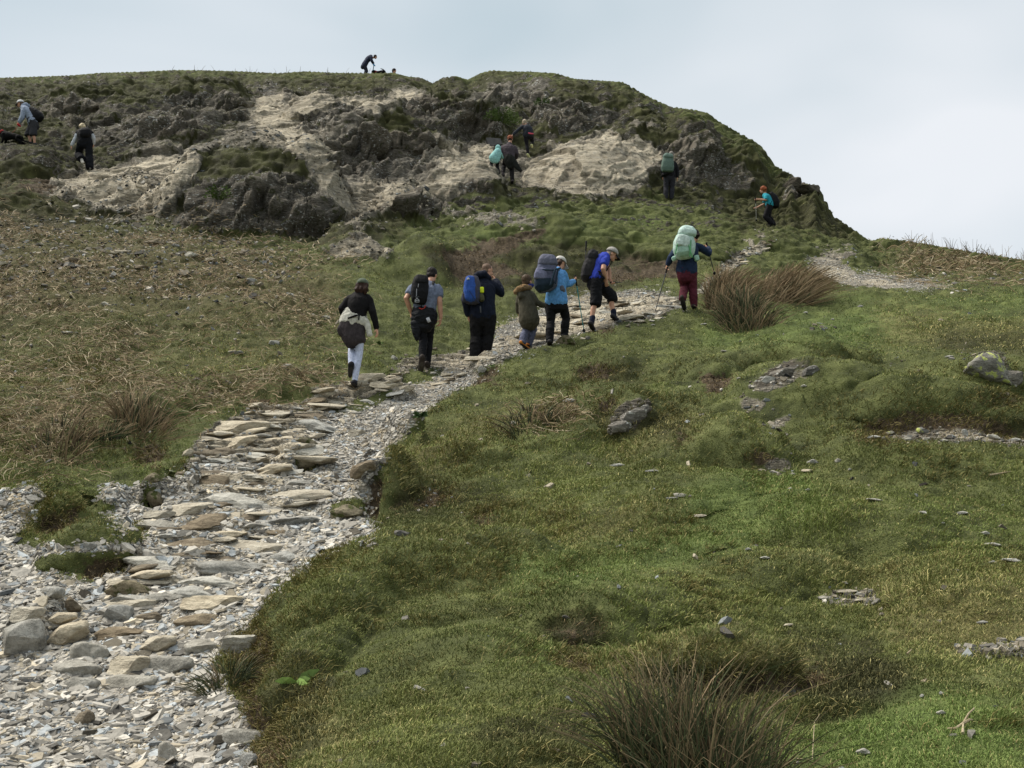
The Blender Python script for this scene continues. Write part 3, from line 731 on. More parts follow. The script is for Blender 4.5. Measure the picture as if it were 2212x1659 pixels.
def turf_blades(name, n, ymin, ymax, hmul):
    wt = turf * (Y_ >= ymin) * (Y_ < ymax) * (1 - .95 * sstep(.1, .6, L['dirt'])) * (1 - .25 * brk) * (.35 + .65 * sstep(-.25, .25, a2 + a3))
    i, G = pick(wt, n)
    up = NV[i] * .5 + np.array([0, 0, .5]); up += RNG.normal(size=(n, 3)) * .22; up /= np.linalg.norm(up, axis=1)[:, None]
    yaw = RNG.normal(.2, 1.3, n); dv = np.c_[np.cos(yaw), np.sin(yaw), np.zeros(n)]
    y = Y_[i]
    h = RNG.uniform(.006, .023, n) * np.exp(np.clip(fbm(G * 1.3, 3, 120) * 1.6, -.8, 1.0)) * np.where(RNG.random(n) < .04, 2.0, 1.0) * hmul * (1 + .5 * L['yellow'][i])
    h = h * (1 + .025 * y)
    w = np.maximum(.0042 * (y / 6) ** .8, y * .00062)
    base = mixc(np.array([[.062, .072, .022]]).repeat(n, 0), np.array([[.122, .130, .042]]).repeat(n, 0), RNG.random(n))
    base = mixc(base, np.array([[.088, .120, .034]]).repeat(n, 0), np.clip(L['fresh'][i] * .8 + fbm(G * .35, 2, 131) * .8, 0, 1))
    base = mixc(base, np.array([[.030, .029, .012]]).repeat(n, 0), np.clip(L['heath'][i] * .85 + fbm(G * .9, 3, 135) * .9, 0, .9))
    dry = (RNG.random(n) < (.07 + .40 * np.clip(L['yellow'][i] + fbm(G * 1.1, 3, 141) * .8, 0, 1)))
    base = np.where(dry[:, None], np.array([[.20, .175, .075]]) * RNG.uniform(.6, 1.25, n)[:, None], base)
    dead = RNG.random(n) < .25 * L['bracken'][i] + .25 * L['dirt'][i]
    base = np.where(dead[:, None], np.array([[.16, .115, .05]]) * RNG.uniform(.5, 1.3, n)[:, None], base)
    base *= RNG.uniform(.75, 1.3, n)[:, None] * 2.0 * (1 + .6 * np.clip(fbm(G * np.array([.55, .75, .75]), 3, 222), -.75, .75))[:, None]
    base *= (1 - .35 * sstep(24, 32, y) * L['heath'][i])[:, None]
    return blades(name, G, dv, up, h, w, base, RNG.uniform(.2, 1.1, n))
g = turf_blades('turf_grass', 410000, 2.5, 13, 1.0)
tag(g, 'short sheep cropped turf of the near bank', 'grass', None, 'stuff')
g = turf_blades('slope_grass', 155000, 13, 25, .8)
tag(g, 'short grass on the slope around the walkers', 'grass', None, 'stuff')
g = turf_blades('hill_grass', 80000, 25, 62, .62)
tag(g, 'short rough grass higher on the hill', 'grass', None, 'stuff')
# ragged longer grass on bank edges and hummock rims
lap = NV[:, 2]
edge = sstep(.02, .25, blur(LAYERS['gravel'], 10)[iy, ix]) * (1 - gm) * (Y_ < 22)
n = 32000
i, G = pick(turf * (Y_ < 16) * (.16 * L['yellow'] + .8 * L['dirt'] * (1 - .6 * L['dirt']) + .55 * edge + .35 * (lap < .8)) * sstep(-.1, .3, fbm(PV * .9, 2, 160)), n)
up = NV[i] * .45 + np.array([0, -.12, .5]) + RNG.normal(size=(n, 3)) * .3; up /= np.linalg.norm(up, axis=1)[:, None]
yaw = RNG.normal(-.6, 1.2, n); dv = np.c_[np.cos(yaw), np.sin(yaw), RNG.uniform(-.5, 0, n)]
cb = mixc(np.array([[.075, .085, .025]]).repeat(n, 0), np.array([[.30, .245, .095]]).repeat(n, 0), RNG.random(n) ** 1.3)
tag(blades('rough_grass', G, dv, up, RNG.uniform(.035, .10, n), np.maximum(.004, Y_[i] * .0006), cb, RNG.uniform(.3, 1.2, n)), 'longer straw coloured grass hanging over the bank edges', 'grass', None, 'stuff')

n = 12000
i, G = pick(L['dirt'] * (Y_ < 24) * turf, n)
up = NV[i] * .4 + np.array([0, -.2, .35]) + RNG.normal(size=(n, 3)) * .4; up /= np.linalg.norm(up, axis=1)[:, None]
yaw = RNG.random(n) * 6.283; dv = np.c_[np.cos(yaw), np.sin(yaw), RNG.uniform(-.6, .1, n)]
tag(blades('torn_turf', G, dv, up, RNG.uniform(.02, .07, n), np.maximum(.004, Y_[i] * .0006), np.array([[.13, .095, .05]]) * RNG.uniform(.25, 2.4, n)[:, None], RNG.uniform(.3, 1.3, n)), 'brown roots and torn dead turf in the eroded scars', 'grass', None, 'stuff')
# ---- dead bracken: bent straw stems lying on the slope
def bracken(name, wt, n, lmul=1.0):
    i, G = pick(wt, n)
    y = Y_[i]
    nv = NV[i]
    t, b = frames(nv, RNG.random(n) * 6.283)
    ln = RNG.uniform(.08, .34, n) * lmul
    rise = np.where(RNG.random(n) < .16, RNG.uniform(.4, 1.1, n), RNG.uniform(-.05, .4, n))
    w = np.maximum(.006, y * .00052) * RNG.uniform(.7, 1.4, n)
    P = []
    for q in (0, .35, .7, 1):
        P.append(G + t * (ln * q)[:, None] + nv * (ln * rise * (q - .45 * q * q * 1.3) + .012)[:, None] + b * (ln * .25 * (q * q) * RNG.normal(size=n))[:, None])
    sd_ = np.cross(t, np.array([[.0, -.94, .35]])); sd_ /= np.maximum(np.linalg.norm(sd_, axis=1), 1e-3)[:, None]
    V = np.stack([v for k, p in enumerate(P) for v in (p - sd_ * w[:, None] * .5, p + sd_ * w[:, None] * .5)], 1)
    f = np.array([(0, 1, 3, 2), (2, 3, 5, 4), (4, 5, 7, 6)])
    Fb = (f[None] + 8 * np.arange(n)[:, None, None]).reshape(-1, 4)
    o = np_mesh(name, V.reshape(-1, 3), Fb, BLADE)
    c = np.array([(.25, .19, .11), (.15, .105, .052), (.085, .058, .03), (.40, .33, .22), (.09, .09, .03)])[RNG.choice(5, n, p=[.27, .28, .2, .1, .15])]
    vcol(o, 'tint', np.repeat(np.c_[c * RNG.uniform(.7, 1.25, n)[:, None], np.ones(n)], 8, axis=0))
    return o
bd = sstep(-.35, .25, fbm(PV * .45, 3, 150))
tag(bracken('dead_bracken', L['bracken'] * (vpx < 1500) * (.06 + .94 * bd * bd), 18000, .8), 'flattened dead bracken stems covering the slope left of the path', 'bracken', None, 'stuff')
tag(bracken('dry_bracken', L['bracken'] * (vpx > 1700) * (.1 + .9 * bd * bd), 3600, 1.2), 'tangled brown bracken on the right hand ridge', 'bracken', None, 'stuff')

# ------------------------------------------------------------------ stones as things
def stone_mat(name, stops, lichen=None, bedded=False, mossy=0.0):
    k = NB(name)
    oi = k.n.new('ShaderNodeObjectInfo')
    tcx = k.n.new('ShaderNodeTexCoord')
    v = k.pos
    mp = k.mapping((1, 1, 4.0), (.3, -.2, 0)) if bedded else None
    nz = k.noise(7, 6, .68, mp, dist=.3); nf = k.noise(40, 4, .7)
    c = k.ramp(nz, stops)
    c = k.mix(.55, c, k.ramp(nf, [(.3, .55), (.55, 1.02), (.75, 1.35)]), 'MULTIPLY')
    c = k.mix(.5, c, k.ramp(oi.outputs['Random'], [(0, (.75, .77, .8)), (.5, (1, .98, .94)), (1, (1.2, 1.12, .98))]), 'MULTIPLY')
    if lichen: c = k.mix(k.mapr(k.noise(11, 4, .6), lichen[1], lichen[1] + .07), c, lichen[0])
    if mossy:
        up = k.sep(k.geo.outputs['Normal'])[1]
        c = k.mix(k.mapr(k.noise(9, 4, .6), .62 - mossy * .2, .72 - mossy * .2), c, k.ramp(nf, [(.3, (.03, .035, .012)), (.7, (.09, .10, .03))]))
    k.col(c); k.b.inputs['Roughness'].default_value = .85
    k.nrm(k.bump(k.mix(.4, nz, nf), 1.0, .045))
    return k.m
BUFF = stone_mat('buff_stone', [(.28, (.19, .165, .125)), (.45, (.40, .355, .275)), (.6, (.53, .48, .38)), (.75, (.66, .61, .50))], bedded=True)
GREY = stone_mat('grey_stone', [(.28, (.13, .125, .11)), (.48, (.28, .27, .24)), (.65, (.40, .39, .355)), (.8, (.52, .51, .47))])
BROWN = stone_mat('brown_stone', [(.28, (.085, .068, .045)), (.5, (.19, .155, .11)), (.7, (.31, .265, .19))], bedded=True)
MOSSY = stone_mat('mossy_stone', [(.3, (.10, .085, .055)), (.6, (.22, .19, .13)), (.75, (.32, .28, .2))], mossy=.6)
QUARTZ = stone_mat('pale_slate', [(.28, (.22, .21, .185)), (.5, (.40, .39, .35)), (.7, (.56, .55, .50))], bedded=True)
OUTC = stone_mat('outcrop_stone', [(.28, (.06, .056, .05)), (.5, (.16, .15, .135)), (.7, (.30, .285, .26))], lichen=((.52, .52, .48), .60), bedded=True)
CRAGR = stone_mat('crag_stone', [(.3, (.035, .032, .026)), (.55, (.085, .076, .062)), (.75, (.16, .145, .12))], bedded=True)
LICH = stone_mat('lichen_stone', [(.3, (.10, .095, .085)), (.55, (.24, .23, .205)), (.75, (.40, .39, .36))], lichen=((.42, .46, .14), .52), bedded=True)

def rock_mesh(name, seed, mat, flat=1.0, blocky=.5, sub=4, rough=.12):
    """unit rock: about 1 x 1 x 1, rests near z = 0"""
    bm = bmesh.new(); bmesh.ops.create_icosphere(bm, subdivisions=sub, radius=1.0)
    V = np.array([v.co[:] for v in bm.verts])
    p = 2 + 4 * blocky
    rr = (np.abs(V) ** p).sum(1) ** (-1 / p)
    V = V * rr[:, None]
    rg = np.random.default_rng(seed)
    for _ in range(15 if blocky > .6 else 8):                       # planes that chip corners off
        nn = rg.normal(size=3); nn /= np.linalg.norm(nn); dd = rg.uniform(.60, 1.0)
        s = V @ nn - dd
        V = V - np.outer(np.clip(s, 0, None) * (.97 if blocky > .6 else .9), nn)
    nv = V / np.linalg.norm(V, axis=1)[:, None]
    V = V + nv * ((rough if blocky < .6 else rough * .5) * fbm(V * 1.5 + seed, 3, seed))[:, None] + nv * (rough * .5 * fbm(V * np.array([2, 2, 6]) + seed, 3, seed + 4, ridged=True))[:, None]
    V[:, 2] = np.where(V[:, 2] > 0, V[:, 2], V[:, 2] * .8)
    V *= .5
    for v, c_ in zip(bm.verts, V): v.co = c_
    me = bpy.data.meshes.new(name); bm.to_mesh(me); bm.free()
    me.polygons.foreach_set('use_smooth', [True] * len(me.polygons))
    if blocky > .6: me.set_sharp_from_angle(angle=math.radians(32))
    me.materials.append(mat)
    return me
ROCKS = {}
for mn, mt in (('buff', BUFF), ('grey', GREY), ('brown', BROWN), ('mossy', MOSSY), ('quartz', QUARTZ), ('lichen', LICH), ('crag', CRAGR), ('outc', OUTC)):
    ROCKS[mn] = [rock_mesh(mn + '_rock', 10 * len(mn) + s * 7 + ord(mn[0]), mt, blocky=((.7, .95, .8, .9) if mn in ('buff', 'brown', 'quartz', 'crag', 'outc') else (.2, .5, .8, .35))[s % 4], rough=(.15, .11, .10, .17)[s % 4] * (1.9 if mn in ('outc', 'crag') else 1.2)) for s in range(4)]

def stone(px, py, wpx, hpx, kind='buff', label=None, cat='stone', group=None, name='stone', deep=.7, tilt=(0, 0), yaw=None, v=None, lift=.0):
    """px, py: middle of the stone as seen; wpx, hpx: its seen size"""
    loc, nrm = hit(px, py + hpx * .35)
    if loc is None: return None
    dist = loc[1]
    W_ = wpx / FPX * dist; H_ = max(hpx / FPX * dist, .02)
    o = bpy.data.objects.new(name, ROCKS[kind][random.randrange(4) if v is None else v]); C.objects.link(o)
    o.scale = (W_, W_ * deep, H_ * 1.35)
    yw_ = random.uniform(-.25, .25) if yaw is None else yaw
    gr = math.atan2(nrm[1], nrm[2]) * -.45
    o.rotation_euler = (gr * .6 + tilt[0], tilt[1], yw_)
    o.location = (loc[0], loc[1] + W_ * deep * .18, loc[2] + H_ * (.12 + lift))
    tag(o, label, cat, group)
    return o
S = stone
BG = 'boulders at the foot of the stone path'
S(43, 1378, 92, 66, 'grey', 'biggest smooth grey boulder, cut by the left edge of the picture beside the path', 'boulder', BG, 'boulder', .8, (0, -.35))
S(57, 1325, 66, 26, 'buff', 'oval pale topped boulder just above the biggest grey boulder', 'boulder', BG, 'boulder', .7)
S(124, 1331, 75, 24, 'buff', 'rough ochre boulder behind the tilted buff slab', 'boulder', BG, 'boulder', .7)
S(138, 1368, 108, 46, 'buff', 'tilted buff slab leaning right of the biggest grey boulder', 'boulder', BG, 'boulder', .8, (.1, -.25))
S(150, 1302, 36, 38, 'brown', 'small upright brown stone standing on end at the left of the path', 'boulder', BG, 'boulder', .8, (0, -.35))
S(109, 1278, 50, 24, 'grey', 'low rounded stone near the turf island at the left path edge', 'boulder', BG, 'boulder', .8)
S(248, 1326, 62, 38, 'grey', 'square grey block in the middle of the lower path', 'boulder', BG, 'boulder', .8, v=2)
S(187, 1405, 82, 40, 'grey', 'rounded grey boulder with a flat top below the tilted buff slab', 'boulder', BG, 'boulder', .75)
S(167, 1445, 100, 36, 'grey', 'long flat topped grey boulder with bare face near the left edge', 'boulder', BG, 'boulder', .6)
S(276, 1439, 80, 40, 'buff', 'domed buff boulder in the lowest row across the path', 'boulder', BG, 'boulder', .8, v=3)
S(363, 1434, 92, 32, 'grey', 'wide grey stone right of the domed buff boulder', 'boulder', BG, 'boulder', .7)
S(337, 1388, 80, 38, 'buff', 'sloping buff boulder above the lowest row of path boulders', 'boulder', BG, 'boulder', .8)
S(437, 1396, 70, 28, 'grey', 'smooth oval grey boulder closest to the leaning rock in the bank', 'boulder', BG, 'boulder', .8)
S(173, 1478, 74, 28, 'grey', 'wedge shaped grey stone below the long flat topped boulder', 'boulder', BG, 'boulder', .6)
S(279, 1471, 98, 24, 'grey', 'flat grey slab below the domed buff boulder', 'boulder', BG, 'boulder', .6)
S(178, 1550, 40, 34, 'brown', 'angular brown block lying on the slate chips at bottom left', 'boulder', None, 'boulder', .9, (.2, .2), v=2)
S(357, 1622, 40, 36, 'grey', 'bluish grey rock among chips at the bottom of the path', 'boulder', None, 'boulder', .8)
S(530, 1590, 95, 28, 'grey', 'long grey slab half buried in the foot of the grass bank', 'boulder', None, 'boulder', .4)
S(535, 1640, 34, 26, 'grey', 'small round grey rock below the slab in the bank foot', 'boulder', None, 'boulder', .8)
S(508, 1392, 96, 54, 'quartz', 'leaning layered rock sticking out of the earthy bank', 'rock', None, 'leaning_rock', .35, (.25, -.55), 0, 2)
S(156, 1491, 26, 15, 'buff', 'small ochre cobble in front of the wedge shaped stone', 'stone', None, 'cobble', .8)
S(613, 1200, 66, 30, 'quartz', 'smooth pale slab lying alone on the grey chips', 'boulder', None, 'boulder', .8)
S(329, 1066, 66, 50, 'mossy', 'mossy brown boulder at the left edge of the steps', 'boulder', None, 'boulder', .8)
S(329, 1030, 36, 26, 'mossy', 'small mossy stone above the mossy brown boulder', 'boulder', None, 'boulder', .8)
S(2140, 788, 104, 62, 'lichen', 'grey boulder with yellow lichen on the right hand turf', 'boulder', None, 'boulder', .6, (0, .15), v=3)
S(2185, 812, 60, 28, 'outc', 'low jagged stone at the right foot of the yellow lichened boulder', 'boulder', None, 'boulder', .6, (0, .15), v=3)
S(868, 1152, 36, 16, 'outc', 'small knobbly grey stone on the rim of the mound beside the path', 'stone', None, 'stone', .8)
S(1372, 894, 78, 32, 'outc', 'lichen spotted outcrop in a hollow of the bank', 'rock', None, 'outcrop', .5, (0, -.55), v=1)
S(1338, 922, 70, 26, 'outc', 'lower tongue of the lichen spotted outcrop in the bank', 'rock', None, 'outcrop', .5, (0, -.3), v=0)
S(1705, 800, 80, 26, 'outc', 'grey outcrop ribs on the turf right of the rushes', 'rock', None, 'outcrop', .5, (0, -.35), v=1)
S(1660, 818, 50, 18, 'quartz', 'pale ledge at the left foot of the grey outcrop ribs', 'rock', None, 'outcrop', .5, (0, -.2))
S(1752, 798, 36, 22, 'outc', 'small dark knob right of the grey outcrop ribs', 'rock', None, 'outcrop', .6)
S(780, 1012, 62, 24, 'brown', 'layered brown outcrop where the bank meets the chips', 'rock', None, 'outcrop', .5, (0, -.3), v=1)
S(745, 1100, 66, 26, 'mossy', 'earthy hummock stone on the chips beside the bank', 'boulder', None, 'boulder', .7)
S(1220, 733, 54, 22, 'mossy', 'brown rock below the two walkers with poles', 'rock', None, 'outcrop', .6)
S(1752, 405, 62, 24, 'crag', 'dark rock slab jutting out from the right skyline of the crag', 'rock', None, 'outcrop', .8, (0, .05), v=1, lift=.1)
S(1714, 392, 44, 26, 'crag', 'dark rock knob beside the jutting slab on the skyline', 'rock', None, 'outcrop', .8, v=2)
ST = 'stone steps of the path'
STEPS = """471 973 100 26 brown wide brown riser block at the left edge of the steps|438 1037 105 26 brown long brown riser above the mossy boulder|534 1116 64 20 brown dark squared block half way down the steps|480 1090 50 14 brown short brown wedge above the dark squared block|404 978 26 20 buff little round stone left of the wide brown riser
343 1110 64 16 buff flat buff slab right below the mossy boulder|322 1238 104 20 buff long buff slab right of the dark turf island|273 1268 112 30 mossy mossy riser below the turf island|279 1304 112 18 buff thin buff step above the square grey block|460 1300 127 26 buff longest rounded step above the bank corner
417 1338 104 26 brown rounded brown step right of the square grey block|242 1367 112 24 brown deep brown riser left of the sloping buff boulder|325 1330 60 24 brown short brown step beside the square grey block|360 1288 78 14 grey dark bluish slate step|192 1178 36 16 grey small grey block under the turf tongue
800 812 60 14 buff pointed pale slab just right of the foremost woman's shoe|870 838 50 12 buff pale flat step below the man with black pack|690 848 74 10 buff thin long step left of the foremost woman's shoe|700 872 90 10 buff long cream ledge below the foremost woman|835 828 70 10 buff cream ledge between the first two walkers
1040 795 26 14 quartz white stone in front of the man with blue pack|655 950 60 14 mossy mossy end of the step above the chips|770 935 36 16 buff slanting buff slab alone on the chips|655 1000 60 30 mossy earth capped stone at the right end of the steps"""
for t in STEPS.replace('\n', '|').split('|'):
    p = t.split(' ', 5)
    S(float(p[0]), float(p[1]), float(p[2]), float(p[3]), p[4], p[5], 'step stone', ST, 'step_stone', .55)
# the rest of the steps: rows across the worn strip
STEPM = (blur(LAYERS['pale'], 1) > .35)
used = []
def free(px, py, w, h):
    for a, b, c_, d_ in used:
        if abs(px - a) < (w + c_) * .40 and abs(py - b) < (h + d_) * .36: return False
    return True
for t in STEPS.replace('\n', '|').split('|'):
    p = t.split(' ', 5); used.append(tuple(float(q) for q in p[:4]))
rs_ = random.Random(5)
cnt = 0
FEET = [(767, 835), (905, 800), (1030, 778), (1130, 752), (1190, 745), (1215, 730), (1278, 712), (1325, 695), (1480, 668), (1660, 487), (1445, 433)]
for tries in range(40000):
    if cnt >= 225: break
    px = rs_.uniform(250, 1695); py = rs_.uniform(508, 1310)
    if not STEPM[int(py / 2), int(px / 2)]: continue
    if (px > 1100 and py > 800) or (px > 720 and py > 930): continue
    if px < 1000 and py < 800: continue
    loc, _n = hit(px, py)
    if loc is None or loc[1] < 7 or loc[1] > 34: continue
    D_ = loc[1]
    w_ = (rs_.uniform(.35, 1.05) if cnt < 70 else rs_.uniform(.20, .48)) * FPX / D_; h_ = min(w_ * rs_.uniform(.12, .22), .15 * FPX / D_)
    if any(abs(px - fx) < 34 + w_ * .5 and -8 < py - fy < 26 for fx, fy in FEET): continue
    if px > 1500:
        w_ *= .6; h_ *= .6
        if rs_.random() < .6: continue
    if not free(px, py, w_, h_): continue
    used.append((px, py, w_, h_)); cnt += 1
    zone = ('worn buff slab of the lower steps among grey chips' if py > 1010 else 'cream slab of the close set upper steps' if px < 1060 else 'pale slab of the path behind the walking line' if py > 620 else 'pale slab of the narrow path climbing past the rushes')
    S(px, py, w_, h_, rs_.choice(['buff', 'buff', 'brown', 'grey', 'quartz'] if py > 1010 else ['buff', 'buff', 'buff', 'buff', 'quartz', 'brown']), zone, 'step stone', ST, 'step_stone', rs_.uniform(.5, .9), tilt=(rs_.uniform(-.1, .12), rs_.uniform(-.12, .12)), yaw=rs_.uniform(-.45, .45), lift=-.30)

SG = 'slates lying on the turf'
SLT = """1231 864 44 10 quartz pale slab perched on a grass ledge above the bank outcrop|1339 1005 40 10 quartz largest flat grey slate on the middle of the bank|1413 1018 36 7 quartz thin slate just right of the largest flat one|1466 1070 30 9 grey two part dark slate on bright turf|1452 1078 24 7 grey lower half of the split dark slate|1512 1115 30 8 buff buff slate below the split dark one|1890 1081 34 6 quartz long thin slate on the right turf|1995 1109 14 7 quartz little white stone right of the long thin slate|2081 1109 28 10 quartz pointed pale slate near the right edge
2129 1153 20 8 quartz tilted little slate below the pointed pale one|2144 1177 38 7 quartz thin white slate close to the right edge|2187 1212 38 9 quartz broad white slate touching the right edge|2146 1217 17 5 quartz small slate left of the broad white one|2065 1235 20 5 quartz flat slate on plain turf left of the right edge pair|1653 1207 22 5 quartz thin sliver of slate above the golden hummock|1617 1188 13 7 quartz small oval stone above the thin sliver|1703 1353 20 7 buff lone pale stone above the golden hummock
1780 1293 34 7 quartz left slate of the stone cluster on worn turf|1823 1278 54 7 buff longest buff slate of the stone cluster|1859 1285 18 8 quartz middle stone of the cluster on worn turf|1880 1279 12 8 quartz right end stone of the cluster|1825 1262 13 5 quartz small stone at the top of the cluster|1856 1300 20 5 buff lowest buff stone of the cluster|2125 1347 24 8 quartz pale stone on bare trodden ground at right|1866 1628 30 14 quartz pale knuckle shaped stone at bottom right|2034 1544 20 9 quartz half buried stone left of the dry twig|2034 1502 12 9 quartz round white pebble in dark turf|1993 1507 9 9 quartz tiny white pebble in dark turf
1756 998 26 12 quartz white stone below the dark hollow|1811 995 16 10 quartz small white stone right of the hollow stones|1744 1018 24 7 buff flat buff stone under the dark hollow|1713 1025 13 6 quartz left most chip under the dark hollow|1746 1060 12 5 quartz small flake below the hollow|1708 1057 10 4 quartz tiny flake left of the small flake|1521 700 15 5 quartz flat white stone on the bank top below the rushes|1741 675 11 6 quartz stone on the bank top right of the rushes|1859 661 15 6 quartz white stone on the far bank crest|1411 702 11 5 quartz chip on the bank top below the mint pack|1799 690 8 5 quartz speck of slate on the far bank|1564 759 18 4 grey dull slate on the upper bank|1737 834 14 6 quartz white chip below the outcrop ribs|2053 770 20 6 quartz pale flake left of the lichened boulder|2038 1132 10 5 quartz tiny chip near the tilted little slate
1995 930 28 18 lichen upright jagged stone in the dark scar|2086 935 14 24 quartz thin standing white stone in the dark scar|2149 944 32 14 quartz white block at the right end of the dark scar|1960 948 26 9 quartz flat white stone at the foot of the scar|1890 944 30 9 quartz pale rubble stone left in the scar|2040 952 22 9 quartz low white stone under the standing one|1925 935 22 10 lichen grey stone in the left half of the scar|2195 950 28 12 quartz white stone cut by the right edge below the scar|1836 1015 9 5 quartz small chip on turf right of the hollow"""
for t in SLT.replace('\n', '|').split('|'):
    p = t.split(' ', 5)
    o = S(float(p[0]), float(p[1]), float(p[2]), float(p[3]), p[4], p[5], 'stone', SG, 'slate_stone', .7)
    if o: o.location.z += .014; o.scale.z *= .75
BSG = 'slates lying in the dead bracken'
for t in """225 655 24 9 quartz white slate high in the bracken|150 717 34 6 grey long grey slate in the bracken near the left edge|590 740 26 12 grey bluish slate leaning in bracken left of the first walker|850 772 20 12 quartz pale stone at the right edge of the bracken|197 824 32 7 buff flat buff slab above the left rush clumps|252 848 14 11 grey triangular slate right of the flat buff slab|131 822 9 7 quartz white chip left of the flat buff slab|540 607 24 16 grey upright slate in the upper bracken|390 585 22 9 quartz pale slate in the upper bracken|92 578 12 10 quartz white chip in the scree at left|505 760 40 10 grey low slab in bracken half way to the first walker|700 685 26 9 grey grey flake above the first walker's shoulder|620 790 24 10 grey dark stone near the path edge bracken|330 520 50 14 brown brown slab at the top of the scree|520 545 44 14 brown brown flake under the dark crag|250 545 60 12 buff long pale slab across the scree|410 548 40 14 quartz pale slab in the middle of the scree|455 560 30 10 buff small buff slab right of the scree slab|150 560 40 12 brown dark slab in the left scree|300 575 36 10 brown dark flake low in the scree""".split('|'):
    p = t.split(' ', 5)
    S(float(p[0]), float(p[1]), float(p[2]), float(p[3]), p[4], p[5], 'stone', BSG, 'slate_stone', .6)

# ------------------------------------------------------------------ rushes, plants, twigs
def strips(name, P, wid, cols, mat=BLADE):
    """P (n,k,3) centre lines, wid (n,k): flat tapered strips facing sideways, crossed pair is not needed at this size"""
    n, k, _ = P.shape
    tv = np.gradient(P, axis=1)
    view = np.array([0, 1.0, .1]) + RNG.normal(size=(n, 1, 3)) * np.array([.7, .2, .1])
    sd_ = np.cross(tv, view); sd_ /= np.maximum(np.linalg.norm(sd_, axis=2), 1e-6)[..., None]
    V = np.stack([P - sd_ * wid[..., None] * .5, P + sd_ * wid[..., None] * .5], 2).reshape(n, 2 * k, 3)
    f = np.array([(2 * q, 2 * q + 1, 2 * q + 3, 2 * q + 2) for q in range(k - 1)])
    Fb = (f[None] + 2 * k * np.arange(n)[:, None, None]).reshape(-1, 4)
    o = np_mesh(name, V.reshape(-1, 3), Fb, mat)
    vcol(o, 'tint', np.repeat(np.c_[cols, np.ones(n)], 2 * k, axis=0) if cols.ndim == 2 else np.concatenate([np.repeat(cols, 2, axis=1), np.ones((n, 2 * k, 1))], 2).reshape(-1, 4))
    return o
def rush(px, py, h, rad, n, label, brown=.5, lean=(0, 0), spread=.5, group='clumps of rushes', dz=0):
    loc, nrm = hit(px, py)
    a = RNG.random(n) * 6.283; r = rad * np.sqrt(RNG.random(n))
    gx_ = loc[0] + np.cos(a) * r; gy_ = loc[1] + np.sin(a) * r * .8
    nz = max(nrm[2], .4)
    gz = loc[2] - ((gx_ - loc[0]) * nrm[0] + (gy_ - loc[1]) * nrm[1]) / nz - .03 + dz
    hh = h * RNG.uniform(.35, 1.0, n) * (1 - .35 * (r / rad) ** 2)
    tip = np.c_[np.cos(a) * spread * (r / rad) * h * .55 + RNG.normal(size=n) * .17 * h * (1 + 1.4 * (RNG.random(n) < .15)) + lean[0] * h, np.sin(a) * spread * (r / rad) * h * .3 + RNG.normal(size=n) * .08 * h + lean[1] * h, hh]
    G = np.c_[gx_, gy_, gz]
    q = np.linspace(0, 1, 5)
    brk_ = np.where(RNG.random(n) < .14, RNG.uniform(.4, .9, n), .12)[:, None]; ex = RNG.uniform(1.2, 2.4, n)[:, None]
    P = G[:, None] + np.stack([tip[:, :1] * q ** ex, tip[:, 1:2] * q ** ex, tip[:, 2:] * (q - brk_ * q ** 3)], 2)
    wd = np.maximum(.0055, loc[1] * .00085)
    wid = wd * np.array([1, 1, .85, .6, .2])[None] * RNG.uniform(.8, 1.3, n)[:, None]
    g0 = np.array([.012, .017, .009]); g1 = np.array([.050, .062, .027]); b0 = np.array([.15, .105, .058]); b1 = np.array([.33, .24, .14])
    isb = RNG.random(n) < brown
    lo = np.where(isb[:, None], .3 * b0 + .7 * g0, g0); mid = np.where(isb[:, None], b0, g1); hi = np.where(RNG.random(n)[:, None] < brown + .25, b1 * .9, g1 * 1.2)
    cols = np.stack([lo, lo * .6 + mid * .4, mid, mid * .4 + hi * .6, hi], 1) * RNG.uniform(.65, 1.25, n)[:, None, None]
    o = strips('rush_clump', P, wid, cols)
    tag(o, label, 'rush clump', group)
    return o
rush(1500, 1690, .66, .33, 1000, 'dark green rush clump with brown tips at the bottom edge', .30, (.02, 0), .42, None)
rush(1570, 662, .95, .42, 800, 'brown rush clump beside the hiker with the mint pack', .75, (.24, 0), .35)
rush(1690, 650, 1.0, .62, 1050, 'largest brown rush clump, leaning right', .75, (.40, 0), .3)
rush(1612, 702, .72, .48, 700, 'green footed rush clump in front of the two brown ones', .4, (.05, 0), .6)
rush(305, 928, .62, .32, 330, 'taller brown rush clump at the edge of the bracken', .7, (.05, 0), .8)
rush(122, 975, .48, .36, 200, 'thin brown rush clump near the left edge', .8, (.05, 0), .8)
rush(215, 945, .36, .28, 150, 'sparse green rushes between the two brown clumps on the left', .2, (.05, 0), .9)
rush(1140, 925, .36, .34, 170, 'thin dark rushes on the bank below the walking line', .3, (-.05, 0), 1.2, None)
rush(1205, 905, .30, .2, 60, 'few straw stems under the perched pale slab', .95, (0, 0), 1.0, None)
rush(490, 1475, .26, .15, 170, 'green grass tuft at the foot of the earthy bank', .1, (-.05, 0), 1.4, None)

